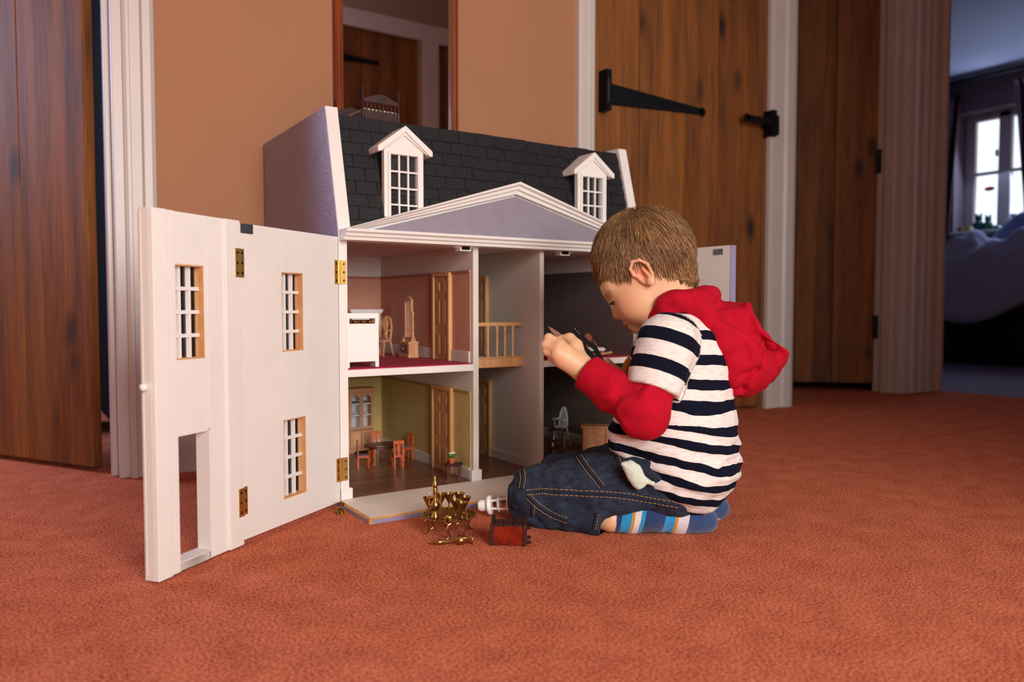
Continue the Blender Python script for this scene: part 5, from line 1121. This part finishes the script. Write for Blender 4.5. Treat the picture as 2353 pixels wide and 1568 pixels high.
# --- red sleeves
mat('red_cloth', '#ad0522', .9, var=.10, vscale=40, spec=.2, bump=.25, bscale=700)
def red_sleeve(El, Wr, Hm, ax, cuff, seed, rE=.043, rW=.031):
    fx = (Wr-El)/np.linalg.norm(Wr-El); C_ = Wr-fx*cuff
    P = [(cone(Hm-ax*.015, El, .039, .0405), .012, u_), (cut(cone(El, C_+fx*.03, rE-.003, rW), C_, fx), .014, u_)]
    f = field(P, .0028); V, Q = f.mesh(); N = vnorm(V, Q); t = (V-El)@fx
    V = V+N*(.0040*np.sin(t*120+fnoise(V, (20, 20, 20), seed, 2)*3)*np.exp(-((t-.035)/.045)**2)+.0016*fnoise(V, (30, 30, 30), seed+2, 2))[:, None]
    return relax(V, Q, 1), Q
V, Q = red_sleeve(ELN+np.array([-.002, 0, .004]), WRN, HEM, SH_ax, .010, 2.2); skin_mesh('red_sleeve', V, Q, 'red_cloth', boy, label='long red sleeve under the striped one')
V, Q = red_sleeve(ELF, WRF, SHF+SHaF*.10, SHaF, .008, 5.1); skin_mesh('red_sleeve', V, Q, 'red_cloth', boy)
# --- hood
hood_px = [(1530, 690), (1548, 680), (1600, 681), (1650, 688), (1712, 699), (1727, 735), (1760, 772), (1785, 789), (1811, 808), (1804, 824), (1790, 845), (1775, 872), (1752, 895), (1715, 913), (1695, 916), (1672, 907), (1661, 885), (1650, 840), (1634, 798), (1608, 756), (1575, 728), (1545, 712)]
Hd = [(pillow_px(hood_px, 1.435, .082, .085), .01, u_)]
cpt = [(1516, 714, 1.392), (1530, 695, 1.378), (1555, 690, 1.370), (1590, 700, 1.368), (1630, 738, 1.372), (1662, 790, 1.378), (1684, 850, 1.388), (1695, 884, 1.40)]
cr_ = (.011, .0145, .017, .019, .022, .025, .027, .022)
Hd += [(cone(J(*a), J(*b_), ra, rb), .016, u_) for a, b_, ra, rb in zip(cpt, cpt[1:], cr_, cr_[1:])]
ring = [NB+UP*.030+(BF*math.cos(q)*.056+BR*math.sin(q)*.062)+UP*(-.022*math.cos(q)) for q in np.linspace(0, 2*math.pi, 15)]
Hd += [(cone(a, b_, .014), .012, u_) for a, b_ in zip(ring, ring[1:])]
rim_px = [(1716, 702, 1.40), (1732, 738, 1.385), (1764, 775, 1.375), (1805, 808, 1.385)]
Hd += [(cone(J(*a), J(*b_), .0085), .006, u_) for a, b_ in zip(rim_px, rim_px[1:])]
fld = field(Hd, .0034, .025); V, Q = fld.mesh(); N = vnorm(V, Q)
V = V+N*(fnoise(V, (13, 13, 13), 1.3)*.0095+fnoise(V, (24, 24, 24), 8.3, 2)*.003+fnoise(V, (40, 40, 40), 4.4, 2)*.0012)[:, None]
# seam hollows in the hood
for a, b_ in (((1755, 800), (1742, 850)), ((1742, 850), (1700, 868)), ((1724, 862), (1716, 898)), ((1640, 720), (1735, 765)), ((1735, 765), (1790, 812)), ((1690, 905), (1716, 898))):
    P0_, P1_ = J(*a, 1.36), J(*b_, 1.36); dd = (P1_-P0_)[[0, 2]]; tt = np.clip(((V[:, [0, 2]]-P0_[[0, 2]])@dd)/(dd@dd), 0, 1); dist = np.linalg.norm(V[:, [0, 2]]-P0_[[0, 2]]-tt[:, None]*dd, axis=1)
    V = V-N*(.0085*np.exp(-(dist/.0048)**2)*(N[:, 1] < 0))[:, None]
V = relax(V, Q, 1); skin_mesh('hood', V, Q, 'red_cloth', boy, label='red hood hanging down the back')
# --- jeans
mat('denim', '#0f1626', .88, var=0, col2='#243148', vscale=70, stretch=(1, 1, 2.5), bump=.35, bscale=500)
K2 = KNN-UP*.022-BF*.012; CUF = J(1392, 1197, 1.372); cax = (CUF-K2)/np.linalg.norm(CUF-K2)
Jn = [(ell(J(1530, 1112, 1.42), (.085, .100, .058), [BF, BR, UP]), .02, u_), (cone(HIPN, KNN, .069, .0485), .015, u_), (cone(HIPN+BR*.115, KNN+BR*.13, .072, .048), .02, u_), (ell(KNN+BF*.004-UP*.006, (.046, .05, .05), [BF, BR, UP]), .02, u_),
      (cut(cone(K2, CUF+cax*.03, .042, .033), CUF, cax), .007, u_), (cut(cut(cone(CUF-cax*.022, CUF+cax*.02, .0365, .036), CUF+cax*.001, cax), CUF-cax*.022, -cax), .003, u_), (cone(K2+BR*.13, J(1480, 1185, 1.48), .042, .034), .012, u_),
      (cone(J(1400, 1150, 1.375), J(1530, 1135, 1.372), .034, .040), .02, u_), (cut(cone(CUF-cax*.06, CUF+cax*.05, .024), CUF-cax*.02, -cax), .003, s_)]
fld = field(Jn, .0034, .025); V, Q = fld.mesh(); N = vnorm(V, Q)
tl = (V-HIPN)@((KNN-HIPN)/np.linalg.norm(KNN-HIPN)); nj = fnoise(V, (16, 16, 26), 6.6)
V = V+N*(nj*.0065+fnoise(V, (45, 45, 45), 2.9, 2)*.0012+.0022*np.sin(tl*115+nj*4)*np.exp(-((tl-.22)/.07)**2))[:, None]
V = relax(V, Q, 1); jeans = skin_mesh('jeans', V, Q, 'denim', boy, label='dark blue jeans')
JV, JQ = V, Q
# stitched seams laid on the denim, pocket lining
bvh = BVHTree.FromPolygons([Vector(p) for p in JV], JQ.tolist())
def cast(px, py):
    o = toL(CAM); d = J(px, py, 1.)-o; h = bvh.ray_cast(Vector(o), Vector(d).normalized()); return None if h[0] is None else (np.array(h[0]), np.array(h[1]))
mat('stitch', '#a8804a', .8); mat('seam', '#141d30', .85)
def seam(path, double=True):
    P = []
    for a, b_ in zip(path, path[1:]):
        for k in range(6):
            h = cast(a[0]+(b_[0]-a[0])*k/6, a[1]+(b_[1]-a[1])*k/6)
            if h: P.append((h[0]+h[1]*.0006, h[1]))
    if len(P) < 4: return
    L2(MB().tube([p for p, n_ in P], .0022, 6)).build('seam', 'seam', jeans, local=True, smooth=True)
    st = MB()
    for off in ((-.0048, .0048) if double else (.0042,)):
        Lp = []
        for i, (p, n_) in enumerate(P):
            d = P[min(i+1, len(P)-1)][0]-P[max(i-1, 0)][0]; d = d/(np.linalg.norm(d)+1e-9); Lp.append(p+np.cross(n_, d)*off+n_*.0008)
        for a, b_ in zip(Lp, Lp[1:]): st.tube([a+(b_-a)*.1, a+(b_-a)*.8], .0007, 5)
    tag(L2(st).build('stitching', 'stitch', jeans, local=True), kind='stuff')
seam([(1210, 1133), (1250, 1130), (1320, 1133), (1390, 1137), (1450, 1142), (1510, 1152), (1570, 1163)])
seam([(1330, 1048), (1350, 1078), (1372, 1103), (1386, 1122)]); seam([(1200, 1080), (1203, 1100), (1198, 1128)])
seam([(1212, 1140), (1235, 1162), (1265, 1182), (1312, 1200)]); seam([(1224, 1160), (1221, 1190)], False); seam([(1418, 1052), (1424, 1072), (1436, 1098), (1448, 1120)], False); seam([(1372, 1180), (1362, 1222)], False)
mat('pocket', '#c9d3c4', .9, var=.06, vscale=40, bump=.3, bscale=300)
h = cast(1455, 1092); dj = (h[0][1] if h is not None else 1.32)
pl = [(1424, 1064), (1450, 1058), (1468, 1070), (1480, 1090), (1492, 1101), (1507, 1109), (1501, 1118), (1487, 1113), (1478, 1122), (1467, 1128), (1452, 1118), (1438, 1094)]
dcam = dj/1.0-.006
F_ = field([(pillow_px(pl, dcam, .011, .016), .004, u_)], .0022, .02); V, Q = F_.mesh(); N = vnorm(V, Q); V = V+N*(fnoise(V, (45, 45, 45), 7.7, 2)*.0025)[:, None]
skin_mesh('pocket_lining', V, Q, 'pocket', boy, label='pale green pocket lining pulled out')
# --- socks
m = mat('sock', '#1e3a72', .95, sheen=.3, bump=.5, bscale=600); nt = m.node_tree; b = nt.nodes['Principled BSDF']; at = nt.nodes.new('ShaderNodeAttribute'); at.attribute_name = 'band'
rp = nt.nodes.new('ShaderNodeValToRGB'); rp.color_ramp.interpolation = 'CONSTANT'; e_ = rp.color_ramp.elements
bands = [(0, '#1a2f63'), (.10, '#1a8fc8'), (.19, '#c98a1e'), (.215, '#ddd3cf'), (.27, '#1a8fc8'), (.31, '#1c3468'), (.50, '#1a8fc8'), (.595, '#c98a1e'), (.625, '#d8cbd0'), (.73, '#27406f')]
e_[0].color = lin(bands[0][1]); e_[0].position = 0; e_[1].position = bands[1][0]; e_[1].color = lin(bands[1][1])
for p_, c_ in bands[2:]: q_ = e_.new(p_); q_.color = lin(c_)
nt.links.new(at.outputs['Fac'], rp.inputs[0]); nt.links.new(rp.outputs[0], b.inputs['Base Color'])
def sock(pts, rs, x0, x1, bow=True):
    pts = [p.copy() for p in pts]
    for p, r_ in zip(pts, rs): p[2] = max(p[2], r_*.98)
    f = field(chain(pts, rs, .014), .0028, .02); V, Q = f.mesh(); N = vnorm(V, Q); V = V+N*(fnoise(V, (40, 40, 40), 3.3, 2)*.0012)[:, None]
    zz = V[:, 2]; bd = (V[:, 0]-x0)/(x1-x0)+ (.9*(.03-zz) if bow else 0)*1.0
    return V, Q, np.clip(bd, 0, 1) if bow else np.full(len(V), .9)
xs0, xs1 = J(1400, 1210, 1.372)[0], J(1642, 1210, 1.372)[0]
V, Q, bd = sock([J(1418, 1194, 1.372), J(1455, 1188, 1.372), J(1498, 1176, 1.374), J(1560, 1188, 1.376), J(1606, 1196, 1.378), J(1622, 1200, 1.378)], [.0235, .026, .033, .028, .0255, .020], xs0, xs1)
skin_mesh('sock', V, Q, 'sock', boy, dict(band=bd), 'blue sock with cyan, orange and white bands')
V, Q, bd = sock([J(1520, 1180, 1.475), J(1600, 1172, 1.468), J(1640, 1178, 1.465), J(1652, 1184, 1.465)], [.026, .031, .024, .018], xs0, xs1, False)
skin_mesh('sock', V, Q, 'sock', boy, dict(band=bd), 'plain blue toe of the far sock')
# chest patch
F_ = field([(pillow_px([(1446, 818), (1452, 835), (1452, 850), (1446, 862), (1432, 874), (1424, 872), (1428, 850), (1436, 828)], 1.405, .010, .012), .004, u_)], .0022, .02); V, Q = F_.mesh()
mat('mustard', '#b8791c', .9, var=.1, vscale=60); skin_mesh('chest_patch', V, Q, 'mustard', boy, label='mustard patch on the shirt front')

# --- hair: close cap plus strands
hl_f = [-.12, -.05, -.032, -.02, -.006, .008, .026, .032, .046, .056, .08, .12]; hl_u = [-.105, -.100, -.086, -.066, -.036, .000, -.004, -.020, -.024, -.020, -.018, -.018]
capR = np.array([.0905, .0715, .0875])
fld = field([(hell((0, 0, 0), tuple(capR+.001)), .01, u_), (cone(hd(-.022, 0, -.045), hd(-.006, 0, -.100), .0485, .0475), .02, u_)], .0026, .02); V, Q = fld.mesh()
rel = V-HS; f_, r_2, u2 = rel@hF, rel@hR, rel@hU; keep = u2 > np.interp(f_, hl_f, hl_u)+.004
fm = keep[Q].all(1); Q2 = Q[fm]; used = np.unique(Q2); mp_ = np.full(len(V), -1); mp_[used] = np.arange(len(used)); Vc = V[used]; Qc = mp_[Q2]
m = mat('hair', '#7a5236', .5, spec=.35); nt = m.node_tree; b = nt.nodes['Principled BSDF']; at = nt.nodes.new('ShaderNodeAttribute'); at.attribute_name = 'hv'
rp = nt.nodes.new('ShaderNodeValToRGB'); rp.color_ramp.elements[0].color = lin('#5e3c28'); rp.color_ramp.elements[1].color = lin('#c39a66'); nt.links.new(at.outputs['Fac'], rp.inputs[0]); nt.links.new(rp.outputs[0], b.inputs['Base Color'])
hair = skin_mesh('hair', Vc, Qc, 'hair', boy, dict(hv=np.full(len(Vc), .28)), 'short fair brown hair')
sd = hair.modifiers.new('solid', 'SOLIDIFY'); sd.thickness = .002
rng = np.random.default_rng(5); NS = 15000; pick = rng.integers(0, len(Vc), NS); P = Vc[pick]+rng.normal(0, .0012, (NS, 3))
crown = hd(-.040, .0, .082); rel = P-HS; lf, lr, lu = rel@hF, rel@hR, rel@hU
def surf_n(X): r_ = X-HS; q = np.stack([(r_@hF)/capR[0]**2, (r_@hR)/capR[1]**2, (r_@hU)/capR[2]**2], 1); n = q@HA; return n/np.linalg.norm(n, axis=1, keepdims=True)
ln = (.015+.022*rng.random(NS))*np.where(lu > .03, 1.35, 1.)*np.where((lu < -.03), .75, 1.); steps = 6; pts = [P]; X = P.copy()
cl = np.array([mnoise.noise(Vector(tuple(p*38))) for p in P]); cl2 = np.array([mnoise.noise(Vector(tuple(p*38+7))) for p in P])
qr = P-HS; k0r = np.clip(np.sqrt(((qr@hF)/capR[0])**2+((qr@hR)/capR[1])**2+((qr@hU)/capR[2])**2), 1., 1.3)
for k in range(steps-1):
    n = surf_n(X); d = X-crown; d = d/(np.linalg.norm(d, axis=1, keepdims=True)+1e-6); back = np.clip(-(X-HS)@hF/.07, 0, 1)[:, None]
    d = d*(1-.45*back)-hU*.55*back-np.array([0, 0, .25])*np.clip((X-HS)@hF/.09, 0, 1)[:, None]
    t1 = np.cross(n, hF+hU*.3); d = d+t1*(cl*.55)[:, None]+hF*(cl2*.25)[:, None]; d = d-n*(d*n).sum(1, keepdims=True); d = d/(np.linalg.norm(d, axis=1, keepdims=True)+1e-6)
    X = X+d*(ln/(steps-1))[:, None]
    q = X-HS; k0 = np.sqrt(((q@hF)/capR[0])**2+((q@hR)/capR[1])**2+((q@hU)/capR[2])**2)
    want = k0r+(.0015+.0055*((k+1)/(steps-1))*(.35+.65*rng.random(NS)))/.08; inside = (q@hU > -.045); X = np.where((inside)[:, None], HS+q*(want/k0)[:, None], X+n*.0006)
    pts.append(X.copy())
pts = np.stack(pts, 1); rad = .00055*np.array([1, 1, .95, .8, .55, .15]); verts = np.zeros((NS, steps, 3, 3)); tv = pts[:, 1]-pts[:, 0]; n0 = surf_n(P); a_ = np.cross(tv, n0); a_ /= np.linalg.norm(a_, axis=1, keepdims=True)+1e-9; b_ = np.cross(a_, tv/np.linalg.norm(tv, axis=1, keepdims=True))
for j in range(3): ang_ = 2*math.pi*j/3; verts[:, :, j] = pts+(a_*math.cos(ang_)+b_*math.sin(ang_))[:, None, :]*rad[None, :, None]
VV = verts.reshape(-1, 3); base_i = np.arange(NS)[:, None]*(steps*3); FQ = []
for k in range(steps-1):
    for j in range(3): FQ.append(np.concatenate([base_i+k*3+j, base_i+k*3+(j+1) % 3, base_i+(k+1)*3+(j+1) % 3, base_i+(k+1)*3+j], 1))
FQ = np.concatenate(FQ); hv = np.repeat(np.clip(.38+.30*cl+.22*rng.normal(0, 1, NS)+.25*np.clip(lf/.09, 0, 1), 0, 1), steps*3)
hs_o = skin_mesh('hair_strands', VV, FQ, 'hair', hair, dict(hv=hv)); hs_o['kind'] = 'stuff'

# --- toys in the hands
def plate(px, d0, d1):
    P0_ = [toW(J(x, y, d0)) for x, y in px]; P1_ = [toW(J(x, y, d1)) for x, y in px]; n = len(px)
    return MB().add(P0_+P1_, [tuple(range(n)), tuple(range(2*n-1, n-1, -1))]+[(i, n+i, n+(i+1) % n, (i+1) % n) for i in range(n)])
tb = toW(J(1380, 830, 1.43)); t = thing('toy_black_frame', 'small black toy frame with studded bars held in both hands', 'toy', tb)
plate([(1313, 757), (1319, 752), (1345, 776), (1371, 797), (1366, 806), (1340, 785)], 1.424, 1.431).build('upper_bar', 'black_gloss', t, bevel=.001)
plate([(1334, 793), (1340, 789), (1372, 822), (1398, 852), (1392, 858), (1362, 832)], 1.418, 1.424).build('lower_bar', 'black_gloss', t, bevel=.001)
plate([(1364, 800), (1371, 796), (1384, 820), (1409, 858), (1412, 868), (1402, 872), (1388, 852), (1366, 812)], 1.4245, 1.430).build('panel', 'black_gloss', t, bevel=.001)
sd_ = MB()
for x, y in ((1321, 757), (1326, 762), (1331, 767)): sd_.ball(toW(J(x, y, 1.4235)), .0016, 8)
sd_.build('stud', 'steel', t, smooth=True)
tb = toW(J(1285, 768, 1.39)); mat('tan_card', '#7a4630', .5)
m_ = plate([(1258, 749), (1268, 754), (1283, 763), (1299, 775), (1297, 781), (1282, 777), (1268, 764)], 1.389, 1.3912); m_.move(Matrix.Translation(-Vector(tb)))
solo(m_, 'toy_brown_card', 'tan_card', 'small brown leaf shaped toy piece pinched in the fingers', 'toy', tb, bevel=.0004)
